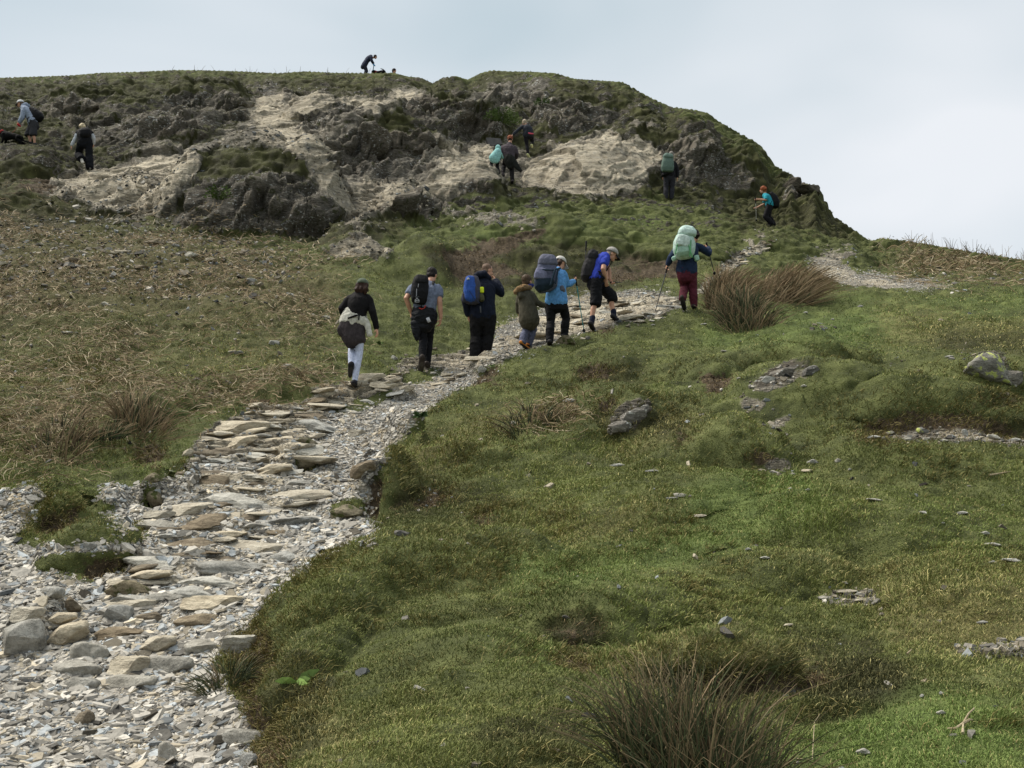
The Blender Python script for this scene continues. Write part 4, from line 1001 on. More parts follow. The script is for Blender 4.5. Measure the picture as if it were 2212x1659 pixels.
LEAF = NB('fresh_leaf'); LEAF.col(LEAF.mix(1.0, LEAF.attr('tint'), LEAF.ramp(LEAF.noise(30), [(.3, .7), (.7, 1.2)]), 'MULTIPLY')); LEAF = LEAF.m
def leafy(px, py, h, rad, n, ls, col, label, name='leafy_plant', cat='plant', group=None):
    loc, nrm = hit(px, py)
    a = RNG.random(n) * 6.283
    el = RNG.uniform(.1, 1.3, n); R_ = RNG.random(n) ** .6
    base = np.c_[np.cos(a) * np.cos(el) * rad * R_, np.sin(a) * np.cos(el) * rad * R_ * .8, np.sin(el) * h * R_]
    dv = np.c_[np.cos(a), np.sin(a), RNG.uniform(-.2, .8, n)] * ls
    q = np.linspace(0, 1, 4)
    if n <= 60: base *= .12; dv *= 1.25
    P = loc[None, None] + base[:, None] + dv[:, None] * q[None, :, None] + np.array([0, 0, -.25 * ls])[None, None] * (q ** 2)[None, :, None]
    wid = ls * np.array([.15, .48, .38, .05])[None] * RNG.uniform(.7, 1.2, n)[:, None]
    o = strips(name, P, wid, np.array(col)[None] * RNG.uniform(.55, 1.3, n)[:, None], LEAF)
    tag(o, label, cat, group); return o
leafy(640, 1476, .10, .05, 7, .10, (.24, .36, .10), 'small bright green plant on the dark grass bank')
leafy(908, 900, .22, .16, 34, .08, (.08, .13, .05), 'green foxglove like plant where the bank meets the chips')
leafy(1085, 265, .6, .75, 1300, .075, (.085, .125, .035), 'bright green bilberry bush on the crag above the climbers', 'green_bush', 'bush')
leafy(1170, 225, .3, .35, 260, .07, (.055, .095, .025), 'small dark green bush high on the crag', 'green_bush', 'bush')
leafy(472, 432, .4, .4, 360, .07, (.085, .12, .035), 'yellow green fern patch on the dark front outcrop', 'green_bush', 'bush')
leafy(820, 742, .14, .15, 30, .05, (.11, .16, .05), 'low green plant in the bracken beside the first walker')
leafy(545, 800, .14, .12, 16, .07, (.10, .15, .05), 'two leaved green plant in the bracken left of the first walker')
leafy(1062, 792, .14, .12, 16, .05, (.15, .21, .08), 'pale green sprig in front of the man with the blue pack')

def twig(pts, r, mat, label, name='twig'):
    """pts: list of branches, each a list of (px, py, lift)"""
    bm = bmesh.new()
    for br in pts:
        W3 = []
        for px, py, lf in br:
            loc, nrm = hit(px, py); W3.append(Vector(loc) + Vector((0, 0, r + lf)))
        prev = None
        for k, p in enumerate(W3):
            d = (W3[min(k + 1, len(W3) - 1)] - W3[max(k - 1, 0)]).normalized()
            s = d.cross(Vector((0, 0, 1))).normalized(); u_ = s.cross(d)
            rr = r * (1 - .6 * k / max(1, len(W3) - 1))
            ring = [bm.verts.new(p + s * math.cos(t) * rr + u_ * math.sin(t) * rr) for t in (0, 1.05, 2.1, 3.14, 4.19, 5.24)]
            if prev:
                for q in range(6): bm.faces.new((prev[q], prev[(q + 1) % 6], ring[(q + 1) % 6], ring[q]))
            else: bm.faces.new(ring[::-1])
            prev = ring
        bm.faces.new(prev)
    me = bpy.data.meshes.new(name); bm.to_mesh(me); bm.free(); me.materials.append(mat)
    o = bpy.data.objects.new(name, me); C.objects.link(o); tag(o, label, 'twig'); return o
kt = NB('dry_wood'); kt.col(kt.ramp(kt.noise(40, 4), [(.3, (.22, .17, .10)), (.7, (.42, .35, .24))])); WOOD = kt.m
twig([[(2048, 1579, 0), (2066, 1582, .01), (2082, 1576, .02), (2094, 1560, .03), (2106, 1543, .02)], [(2082, 1576, .02), (2096, 1568, .02), (2102, 1564, .01)], [(2080, 1588, 0), (2082, 1576, .02)]], .008, WOOD, 'forked dry twig on the turf at bottom right')
twig([[(2137, 1031, .01), (2160, 1027, .01), (2183, 1023, .01)]], .012, WOOD, 'straight pale stick on the turf near the right edge')
twig([[(1960, 1418, .01), (1970, 1412, .02)]], .006, WOOD, 'short straw bit in the dark turf right of the golden hummock')
twig([[(1990, 1475, .0), (2002, 1473, .01)], [(1996, 1476, .0), (2002, 1473, .01)]], .006, WOOD, 'small brown twig above the tiny white pebbles')
twig([[(1720, 1640, 0), (1755, 1648, .01), (1762, 1610, .10), (1775, 1600, .12)]], .003, WOOD, 'thin bent straw arching right of the bottom rush clump')

# thin dry stems against the sky
def stems(name, pxs, label, hmin, hmax):
    Ps = []
    for px in pxs:
        ys = np.interp(px, [t[0] for t in _pts(SKY)], [t[1] for t in _pts(SKY)])
        loc = None
        for dy in range(-14, 40, 2):
            loc, nrm = hit(px, ys + dy)
            if loc is not None: break
        if loc is None: continue
        h = random.uniform(hmin, hmax); a = random.uniform(-.5, .5)
        q = np.linspace(0, 1, 5)
        Ps.append(loc[None] + np.c_[a * h * q ** 1.6, q * 0, h * (q - .3 * abs(a) * q * q) - .05])
    Ps = np.array(Ps)
    wid = np.array([1, .9, .8, .6, .4])[None] * (Ps[:, :1, 1] * .00042)
    o = strips(name, Ps, wid * np.ones((len(Ps), 1)), np.array([[.16, .12, .07]]) * RNG.uniform(.5, 1.4, (len(Ps), 1)))
    tag(o, label, 'grass', None, 'stuff')
stems('skyline_stems', list(np.random.default_rng(3).uniform(370, 950, 26)), 'sparse thin grass stems along the skyline at left', .12, .45)
stems('ridge_bracken_stems', list(np.random.default_rng(4).uniform(1950, 2230, 90)), 'dry bracken stems along the right ridge against the sky', .12, .5)
# ------------------------------------------------------------------ walkers
def fabric(name, rgb, mul=.8, rough=.85, weave=.5, sheen=0.0):
    key = 'fab_' + name
    if key in bpy.data.materials: return bpy.data.materials[key]
    k = NB(key); c = tuple(min(.9, v * mul) for v in lin(rgb))
    k.col(k.mix(weave, c, k.mix(1.0, c, k.ramp(k.noise(22, 5, .65), [(.3, .35), (.5, 1.0), (.72, 1.7)]), 'MULTIPLY')))
    k.b.inputs['Roughness'].default_value = rough
    k.nrm(k.bump(k.mix(.4, k.noise(26, 5, .65, k.mapping((1, 1, .5))), k.noise(90, 3)), .6, .02))
    return k.m
def skin_mat():
    k = NB('skin'); k.col(k.mix(.25, k.attr('tint'), k.mix(1.0, k.attr('tint'), k.ramp(k.noise(60, 3), [(.3, .75), (.7, 1.2)]), 'MULTIPLY')))
    k.b.inputs['Roughness'].default_value = .55; k.b.inputs['Specular IOR Level'].default_value = .3
    return k.m
SKIN = skin_mat()
SKINC = (.50, .27, .18)

def unit(v): v = np.asarray(v, float); return v / max(np.linalg.norm(v), 1e-9)
class Geo:
    def __init__(s): s.V = []; s.F = []
    def add(s, V, F):
        o = sum(len(v) for v in s.V); s.V.append(np.asarray(V, float)); s.F += [tuple(o + q for q in f) for f in F]; return s
    def tube(s, pts, rad, ry=None, lat=None, seg=12, power=2.0, caps=True, capk=1.0):
        """closed tube through pts; rad across (along lat), ry the other way"""
        P = [np.asarray(p, float) for p in pts]; n = len(P)
        rx = list(rad) if hasattr(rad, '__len__') else [rad] * n
        rz = list(ry) if ry is not None and hasattr(ry, '__len__') else ([ry] * n if ry is not None else list(rx))
        T = [unit(P[min(k + 1, n - 1)] - P[max(k - 1, 0)]) for k in range(n)]
        rings = []
        if caps:
            for e, sg in ((0, -1), (n - 1, 1)):
                m = min(rx[e], rz[e])
                ext = [(P[e] + T[e] * sg * m * a * capk, b) for a, b in ((.45, .86), (.8, .55), (.97, .2))]
                seq = [(c, T[e], rx[e] * b, rz[e] * b) for c, b in ext]
                if e == 0: first = seq[::-1]
                else: last = seq
        body = list(zip(P, T, rx, rz))
        seq = (first + body + last) if caps else body
        V = []; a = np.arange(seg) / seg * 2 * np.pi
        ca, sa = np.cos(a), np.sin(a)
        if power != 2.0:
            ca = np.sign(ca) * np.abs(ca) ** (2 / power); sa = np.sign(sa) * np.abs(sa) ** (2 / power)
        L0 = unit(lat) if lat is not None else None
        prev = None
        for c, t, r1, r2 in seq:
            if L0 is not None: x = unit(L0 - t * (L0 @ t))
            else:
                ref = prev if prev is not None else (np.array([0, 0, 1.0]) if abs(t[2]) < .8 else np.array([1.0, 0, 0]))
                x = unit(ref - t * (ref @ t))
            prev = x; y = np.cross(t, x)
            V.append(c[None] + x[None] * (ca * r1)[:, None] + y[None] * (sa * r2)[:, None])
        m = len(seq); V = np.concatenate(V); F = []
        for k in range(m - 1):
            for q in range(seg):
                F.append((k * seg + q, k * seg + (q + 1) % seg, (k + 1) * seg + (q + 1) % seg, (k + 1) * seg + q))
        F.append(tuple(range(seg))[::-1]); F.append(tuple(range((m - 1) * seg, m * seg)))
        return s.add(V, F)
    def ell(s, c, r, ax=None, nu=16, nv=11):
        ax = np.eye(3) if ax is None else np.asarray(ax)
        V = []; F = []
        for i in range(nv):
            th = math.pi * (i + .5) / nv
            for j in range(nu):
                ph = 2 * math.pi * j / nu
                l = np.array([math.sin(th) * math.cos(ph) * r[0], math.sin(th) * math.sin(ph) * r[1], math.cos(th) * r[2]])
                V.append(np.asarray(c) + l @ ax)
        for i in range(nv - 1):
            for j in range(nu): F.append((i * nu + j, (i + 1) * nu + j, (i + 1) * nu + (j + 1) % nu, i * nu + (j + 1) % nu))
        F.append(tuple(range(nu))); F.append(tuple(range((nv - 1) * nu, nv * nu))[::-1])
        return s.add(V, F)
    def mesh(s, name):
        me = bpy.data.meshes.new(name)
        me.from_pydata([tuple(v) for v in np.concatenate(s.V)], [], s.F); me.update(); return me

def local(o, parent):
    o.parent = parent
    if parent is not None:
        o.matrix_parent_inverse = Matrix.Translation(-_wloc(parent))
def _wloc(p):
    v = Vector(p.location)
    return v + (_wloc(p.parent) - _wloc(p.parent) if False else Vector((0, 0, 0)))

def finish(o, parent):
    """geometry is given in world space: move it to the parent's base"""
    if parent is None: return o
    base = Vector(parent['_base']) if '_base' in parent else Vector(parent.location)
    o.data.transform(Matrix.Translation(-base))
    o.parent = parent
    return o

def solid(name, geo, mat, parent, voxel=.012, smooth=3, fold=0.0, fscale=9.0, tint=None, aniso=(1, 1, .5)):
    me = geo.mesh(name + '_raw')
    t = bpy.data.objects.new(name + '_raw', me); C.objects.link(t)
    m = t.modifiers.new('r', 'REMESH'); m.mode = 'VOXEL'; m.voxel_size = voxel; m.use_smooth_shade = True
    if smooth:
        sm = t.modifiers.new('s', 'SMOOTH'); sm.factor = .5; sm.iterations = smooth
    dg = bpy.context.evaluated_depsgraph_get()
    out = bpy.data.meshes.new_from_object(t.evaluated_get(dg)); out.name = name
    bpy.data.objects.remove(t); bpy.data.meshes.remove(me)
    n = len(out.vertices)
    co_ = np.empty(n * 3, np.float32); out.vertices.foreach_get('co', co_); co_ = co_.reshape(-1, 3)
    if fold:
        nn = np.empty(n * 3, np.float32); out.vertices.foreach_get('normal', nn); nn = nn.reshape(-1, 3)
        q = co_ * fscale * np.array(aniso) + len(name)
        w_ = (fbm(q + .6 * fbm(q * .6, 2, 7)[:, None], 3, 9, ridged=True) * .8 + fbm(q * 2.3, 2, 19) * .4) * 1.35
        co_ = co_ + nn * (w_ * fold)[:, None]
        out.vertices.foreach_set('co', np.ascontiguousarray(co_).ravel())
    out.polygons.foreach_set('use_smooth', [True] * len(out.polygons))
    out.materials.clear(); out.materials.append(mat)
    if tint is not None:
        c = tint(co_); a = out.attributes.new('tint', 'FLOAT_COLOR', 'POINT')
        a.data.foreach_set('color', np.ascontiguousarray(np.c_[c, np.ones(n)], dtype=np.float32).ravel())
    out.update()
    o = bpy.data.objects.new(name, out); C.objects.link(o)
    return finish(o, parent)
def raw(name, geo, mat, parent, sub=0):
    me = geo.mesh(name); me.polygons.foreach_set('use_smooth', [True] * len(me.polygons)); me.materials.append(mat)
    o = bpy.data.objects.new(name, me); C.objects.link(o)
    if sub:
        m = o.modifiers.new('s', 'SUBSURF'); m.levels = sub; m.render_levels = sub
    return finish(o, parent)

CROPS = {'A': (1150, 900, .30134), 'B': (1750, 780, .30139), 'H': (2280, 780, .31646), 'D': (0, 300, .24108), 'E': (1650, 400, .18083), 'F': (2250, 480, .31646), 'G': (1200, 160, .14467)}
class Frame:
    """turns positions measured in a detail of the photograph into places round one distance"""
    def __init__(s, crop, foot=None, Yn=20.0, dY=0.0, force=False):
        s.c = CROPS[crop]
        Yt = float(yw(Yn)); s.Y = Yt
        if foot is not None and not force:
            loc, nrm = hit(*s.px(*foot))
            if loc is not None:
                s.Y = float(np.clip(loc[1], Yt * .9, Yt * 1.1))
        s.Y += dY
        e = math.atan2(s.P(*(foot or (800, 800)))[2] - CAMZ, s.Y)
        s.u = s.c[2] * .60636 * s.Y / FPX / (math.cos(e) ** 2 * (1 + math.tan(e - PITCH) ** 2))   # metres per detail pixel, upright
        s.h = s.c[2] * .60636 * s.Y / FPX / (math.cos(e) * math.cos(PITCH) + math.sin(e) * math.sin(PITCH)) / 1.0
    def px(s, x, y): return ((s.c[0] + x * s.c[2]) * .60636, (s.c[1] + y * s.c[2]) * .60636)
    def P(s, x, y, dz=0.0): return at(*s.px(x, y), s.Y + dz)

def fingers(g, wrist, d, pnrm, k, curl=.5, voxel_r=.0088):
    """palm, four fingers of different lengths and a thumb leaving the side of the palm"""
    d = unit(d); pnrm = unit(pnrm - d * (np.asarray(pnrm) @ d)); sd = np.cross(d, pnrm)
    W0 = np.asarray(wrist, float)
    g.tube([W0, W0 + d * .045 * k, W0 + d * .085 * k], [.027 * k, .038 * k, .036 * k], [.019 * k, .017 * k, .014 * k], lat=sd, seg=10)
    for q, ln in zip((-1.5, -.5, .5, 1.5), (.066, .078, .073, .056)):
        b = W0 + d * .088 * k + sd * q * .0185 * k
        d1 = unit(d * math.cos(curl * .7) + pnrm * math.sin(curl * .7) + sd * q * .06)
        d2 = unit(d * math.cos(curl * 1.8) + pnrm * math.sin(curl * 1.8) + sd * q * .04)
        g.tube([b, b + d1 * ln * .55 * k, b + d1 * ln * .55 * k + d2 * ln * .5 * k], [voxel_r * k, voxel_r * .95 * k, voxel_r * .8 * k], seg=8)
    tb = W0 + d * .03 * k - sd * .032 * k
    td = unit(d * .6 - sd * .75 + pnrm * (.2 + .4 * curl))
    g.tube([tb, tb + td * .034 * k, tb + unit(td + d * .5 + pnrm * curl * .5) * .062 * k], [.0125 * k, .0105 * k, .0085 * k], seg=8)

def headaxes(f):
    f = unit(f); r = unit(np.cross(f, [0, 0, 1.0])); u_ = np.cross(r, f); return r, f, u_

class Person:
    def __init__(s, fr, label, J, hpx, face=(0, 1, 0), body=(0, 1, 0), near=True, real=1.75, headk=1.0, girth=1.0, group=None, skin=SKINC):
        s.fr = fr; s.k = k = hpx * fr.u / 1.75
        s.J = {n: fr.P(*v) for n, v in J.items()}
        s.vox = .0095 if near else .014
        s.bf = unit(body); s.face = unit(face); s.hk = headk; s.g = girth; s.skin = np.array(skin)
        J = s.J
        base = (J['anL'] + J['anR']) / 2
        s.root = empty('person', base); s.root['_base'] = [float(v) for v in base]
        s.root.location = tuple(base)
        tag(s.root, label, 'person', group)
        s.lat = unit(J['shR'] - J['shL'])
        s.hm = (J['hipL'] + J['hipR']) / 2; s.sm = (J['shL'] + J['shR']) / 2
        s.hlat = unit(J['hipR'] - J['hipL'])
    # -- torso as rings from crotch to neck: list of (fraction, across, deep)
    def torso(s, geo, grow=0.0, lo=-.18, hi=1.06, wid=None, dep=None):
        J, k, g = s.J, s.k, s.g
        hipw = np.linalg.norm(J['hipR'] - J['hipL']) / 2 + .085 * k * g
        shw = np.linalg.norm(J['shR'] - J['shL']) / 2 + .012 * k
        prof = [(-.18, hipw * .86, .105), (0, hipw, .125), (.22, hipw * .95, .118), (.42, (hipw + shw) * .44, .108), (.65, (hipw + shw) * .49, .118), (.86, shw * .98, .115), (1.0, shw * .80, .085), (1.06, shw * .45, .065)]
        pts, rx, ry = [], [], []
        bend = unit(np.cross(s.sm - s.hm, s.lat))
        if bend @ s.bf > 0: bend = -bend
        ax = s.sm - s.hm
        for q, a, b in prof:
            if q < lo - 1e-6 or q > hi + 1e-6: continue
            arc = .035 * k * math.sin(max(0, min(1, q)) * math.pi)
            pts.append(s.hm + ax * q + bend * arc); rx.append(a + grow); ry.append(b * k * (.5 + .5 * g) + grow)
        geo.tube(pts, rx, ry, lat=unit(s.lat + s.hlat), seg=20)
    def arm(s, geo, side, grow=0.0, end=1.0, start=0.0):
        J, k = s.J, s.k
        a, b, c = J['sh' + side], J['el' + side], J['wr' + side]
        ins = unit(s.sm - a)
        pts = [a + ins * .03 * k - np.array([0, 0, .015 * k]), a * .75 + b * .25, b, b * .55 + c * .45, c]
        rad = np.array([.058, .053, .043, .041, .029]) * k
        if end < 1:
            cut = a * (1 - end) + b * end
            pts = [pts[0], a * .75 + b * .25, cut]; rad = np.array([.058, .055, .052]) * k
        geo.tube(pts, list(rad + grow), seg=12, capk=.5)
    def leg(s, geo, side, grow=0.0, end=1.0, flare=0.0, thigh=.086):
        J, k = s.J, s.k
        a, b, c = J['hip' + side], J['kn' + side], J['an' + side]
        calf = b * .62 + c * .38 - s.bf * .02 * k
        pts = [a, a * .5 + b * .5, b, calf, c]; rad = np.array([thigh * s.g, thigh * .88 * s.g, .058, .056, .038]) * k
        rad = rad + np.array([0, 0, flare * .4, flare * .8, flare]) * k
        if end < 1:                                   # end between 0 and 1 down the shin
            cut = b * (1 - end) + c * end
            pts = pts[:3] + [cut]; rad = np.array([thigh * s.g, thigh * .9 * s.g, .066 + flare, .064 + flare]) * k
        geo.tube(pts, list(rad + grow), seg=14, capk=.3)
    def body(s, hands=('L', 'R'), curl=None, palm=None, handdir=None):
        J, k = s.J, s.k; g = Geo(); curl = curl or {}; handdir = handdir or {}
        s.torso(g, -.012 * k)
        for sd in 'LR':
            s.arm(g, sd, 0.0); s.leg(g, sd, -.008 * k)
            t = J['toe' + sd]; a = J['an' + sd]
            g.tube([a, a * .6 + t * .4, t], [.034 * k, .036 * k, .028 * k], seg=10)
        for sd in hands:
            d = handdir.get(sd); d = s.fr.P(*d) - J['wr' + sd] if d is not None else J['wr' + sd] - J['el' + sd]
            pn_ = unit(s.sm - J['sh' + sd]) * .8 + s.bf * .3
            fingers(g, J['wr' + sd], d, pn_, k, curl.get(sd, .45))
        r, f, u_ = headaxes(s.face); s.hax = np.array([r, f, u_]); hk = k * s.hk; h = J['head']
        nb = (s.sm * .9 + J['neck'] * .1)
        g.tube([nb, J['neck'], h - f * .012 * hk], [.064 * hk, .055 * hk, .055 * hk], seg=12)
        g.ell(h + u_ * .022 * hk - f * .008 * hk, (.074 * hk, .094 * hk, .092 * hk), s.hax)                     # skull
        g.ell(h + f * .022 * hk - u_ * .045 * hk, (.056 * hk, .066 * hk, .070 * hk), s.hax)                     # face and jaw
        g.ell(h + f * .072 * hk - u_ * .098 * hk, (.022 * hk, .018 * hk, .018 * hk), s.hax, 10, 7)              # chin
        g.tube([h + f * .083 * hk + u_ * .004 * hk, h + f * .108 * hk - u_ * .034 * hk], [.010 * hk, .015 * hk], seg=8)  # nose
        for sg in (-1, 1):
            g.ell(h + r * sg * .074 * hk - f * .012 * hk - u_ * .020 * hk, (.012 * hk, .020 * hk, .031 * hk), s.hax, 10, 7)
            g.ell(h + r * sg * .030 * hk + f * .078 * hk + u_ * .018 * hk, (.022 * hk, .012 * hk, .008 * hk), s.hax, 8, 6)  # brow
        def tint(co):
            c = np.repeat(s.skin[None], len(co), 0) * (1 + .12 * fbm(co * 14, 2, 5))[:, None]
            q = (co - h) @ s.hax.T / hk
            for sg in (-1, 1):
                e = ((q[:, 0] - sg * .031) / .014) ** 2 + ((q[:, 2] + .002) / .009) ** 2
                c[(e < 1) & (q[:, 1] > .04)] = (.05, .035, .03)
                e = ((q[:, 0] - sg * .031) / .02) ** 2 + ((q[:, 2] - .022) / .006) ** 2
                c[(e < 1) & (q[:, 1] > .04)] = (.14, .09, .06)
            e = (q[:, 0] / .025) ** 2 + ((q[:, 2] + .066) / .008) ** 2
            c[(e < 1) & (q[:, 1] > .04)] = (.34, .13, .11)
            return c
        s.h = h; s.hs = hk
        return solid('body', g, SKIN, s.root, s.vox, 2, tint=tint)
    def hair(s, rgb, length=0.0, bulk=1.0, name='hair', curly=.006, extra=None):
        g = Geo(); r, f, u_ = s.hax; hk, h = s.hs, s.h
        g.ell(h + u_ * .034 * hk - f * .024 * hk, (.083 * hk * bulk, .096 * hk * bulk, .092 * hk * bulk), s.hax)
        g.ell(h - u_ * .03 * hk - f * .048 * hk, (.074 * hk * bulk, .056 * hk * bulk, .062 * hk * bulk), s.hax)
        if length:
            b = h - f * .062 * hk
            for q in (-.055, 0, .055):
                g.tube([b + r * q * hk, b + r * q * 1.25 * hk - u_ * length * .6 * hk - f * .015 * hk, b + r * q * 1.1 * hk - u_ * length * hk], [.045 * hk * bulk, .042 * hk * bulk, .020 * hk], seg=10)
        if extra: extra(g)
        return solid(name, g, fabric('hair%d_%d_%d' % rgb, rgb, .7, .6, .6), s.root, s.vox, 2, fold=curly * hk, fscale=24, aniso=(1, 1, .35))
    def cap(s, rgb, visor_rgb=None, brim=.085, tilt=0.0, back=False):
        g = Geo(); r, f, u_ = s.hax; hk, h = s.hs, s.h
        c = h + u_ * .038 * hk - f * .012 * hk
        V = []; F = []; nu, nv = 24, 8
        for th, rr in ((1.0, 1.0), (.9, .94)):
            for i in range(nv + 1):
                a = math.pi / 2 * (1.12 - 1.12 * i / nv) if i else math.pi / 2 * 1.12
                for j in range(nu):
                    ph = 2 * math.pi * j / nu
                    lx, ly, lz = math.sin(a) * math.cos(ph) * .097, math.sin(a) * math.sin(ph) * .116, math.cos(a) * .096
                    V.append(c + (r * lx + f * ly + u_ * lz) * hk * (1 if th == 1.0 else .955))
        m = (nv + 1) * nu
        for o in (0, m):
            for i in range(nv):
                for j in range(nu):
                    q = (o + i * nu + j, o + i * nu + (j + 1) % nu, o + (i + 1) * nu + (j + 1) % nu, o + (i + 1) * nu + j)
                    F.append(q if o == 0 else q[::-1])
        for j in range(nu): F.append((j, m + j, m + (j + 1) % nu, (j + 1) % nu))
        g.add(V, F)
        g.ell(c + u_ * .088 * hk, (.010 * hk, .010 * hk, .006 * hk), s.hax, 8, 5)
        mat = fabric('cap%d_%d_%d' % rgb, rgb, .8)
        o = raw('cap', g, mat, s.root)
        sg = -1 if back else 1
        b = Geo(); V = []; F = []; n1, n2 = 14, 4
        for t in (0, 1):
            for i in range(n2 + 1):
                for j in range(n1 + 1):
                    x = -1 + 2 * j / n1; y = i / n2
                    lx = x * .078; ly = .070 + .035 * math.sqrt(max(0, 1 - x * x)) * 1.0 + y * brim * math.sqrt(max(0.02, 1 - x * x * .75))
                    lz = -.018 - .020 * x * x - .030 * y * (1 + tilt) - .004 * t
                    V.append(c + (r * lx + f * sg * ly + u_ * lz) * hk)
        m = (n2 + 1) * (n1 + 1)
        for i in range(n2):
            for j in range(n1):
                q = (i * (n1 + 1) + j, i * (n1 + 1) + j + 1, (i + 1) * (n1 + 1) + j + 1, (i + 1) * (n1 + 1) + j)
                F.append(q); F.append(tuple(m + z for z in q[::-1]))
        ed = [j for j in range(n1 + 1)] + [i * (n1 + 1) + n1 for i in range(1, n2 + 1)] + [n2 * (n1 + 1) + j for j in range(n1 - 1, -1, -1)] + [i * (n1 + 1) for i in range(n2 - 1, 0, -1)]
        for q in range(len(ed)): F.append((ed[q], m + ed[q], m + ed[(q + 1) % len(ed)], ed[(q + 1) % len(ed)]))
        b.add(V, F)
        vb = raw('visor', b, fabric('visor%d_%d_%d' % (visor_rgb or rgb), visor_rgb or rgb, .8), None)
        base = Vector(s.root['_base']); vb.data.transform(Matrix.Translation(-base)); vb.parent = o
        return o
    def top(s, rgb, name='jacket', sleeve=1.0, grow=.016, fold=.009, lo=-.18, collar=0.0, mat=None, extra=None, arms='LR'):
        g = Geo(); k = s.k; s.torso(g, grow * k, lo=lo, hi=1.0)
        for sd in arms: s.arm(g, sd, grow * k * .95, end=sleeve)
        nk = s.J['neck'] * .35 + s.sm * .65
        g.tube([s.sm - (s.sm - s.hm) * .08, nk], [.115 * k + grow * k, .072 * k + grow * k * .4], [.085 * k, .066 * k], lat=s.lat, seg=14)
        if collar:
            a = nk * .6 + s.J['neck'] * .4
            g.tube([nk, a], [.078 * k + collar * k, .070 * k + collar * k], seg=14)
        if extra: extra(g)
        return solid(name, g, mat or fabric('top%d_%d_%d' % rgb, rgb), s.root, s.vox * 1.15, 3, fold=fold * k, fscale=8)
    def legs(s, rgb, name='trousers', end=1.0, grow=.014, fold=.009, flare=.0, mat=None, thigh=.086):
        g = Geo(); k = s.k
        s.torso(g, grow * k * .8, lo=-.18, hi=.22)
        for sd in 'LR': s.leg(g, sd, grow * k, end, flare, thigh)
        return solid(name, g, mat or fabric('leg%d_%d_%d' % rgb, rgb), s.root, s.vox * 1.15, 3, fold=fold * k, fscale=7, aniso=(1, 1, 1.6))
    def shoe(s, side, rgb, sole=(40, 38, 36), high=.0, name='shoe'):
        J, k = s.J, s.k; a, t = J['an' + side], J['toe' + side]
        ln = unit(t - a); dn = np.array([0, 0, -1.0]); dn = unit(dn - ln * (dn @ ln) * .75)
        if high is None: high = 0
        g = Geo()
        heel = a - unit(t - a) * .035 * k
        g.tube([heel - ln * .01 * k, a * .55 + t * .45 + dn * .012 * k, t], [.046 * k, .051 * k, .045 * k], [.050 * k, .045 * k, .033 * k], seg=12)
        sh = unit(J['kn' + side] - a)
        g.tube([a, a + sh * (.045 + high) * k], [.046 * k, .045 * k], seg=12)
        c1, c2 = np.array(lin(rgb)) * .8, np.array(lin(sole)) * .8
        mid = a * .5 + t * .5
        def tint(co):
            q = (co - mid) @ dn
            return np.where((q > .021 * k)[:, None], c2[None], c1[None])
        k2 = 'shoe_leather'
        if k2 not in bpy.data.materials:
            kk_ = NB(k2); kk_.col(kk_.attr('tint')); kk_.b.inputs['Roughness'].default_value = .7
        o = solid(name, g, bpy.data.materials[k2], s.root, .009, 2, tint=tint)
        return o
    def shoes(s, rgb, sole=(40, 38, 36), high=0.0):
        for sd in 'LR': s.shoe(sd, rgb, sole, high)
    def sock(s, rgb, a=.62, b=.98):
        for sd in 'LR':
            kn, an = s.J['kn' + sd], s.J['an' + sd]
            g = Geo().tube([kn * (1 - a) + an * a, kn * (1 - b) + an * b], [.053 * s.k, .046 * s.k], seg=14)
            raw('sock', g, fabric('sock%d_%d_%d' % rgb, rgb), s.root)

def part_tube(name, pts, r, mat, parent, ry=None, lat=None, seg=10):
    return raw(name, Geo().tube(pts, r, ry, lat=lat, seg=seg), mat, parent)

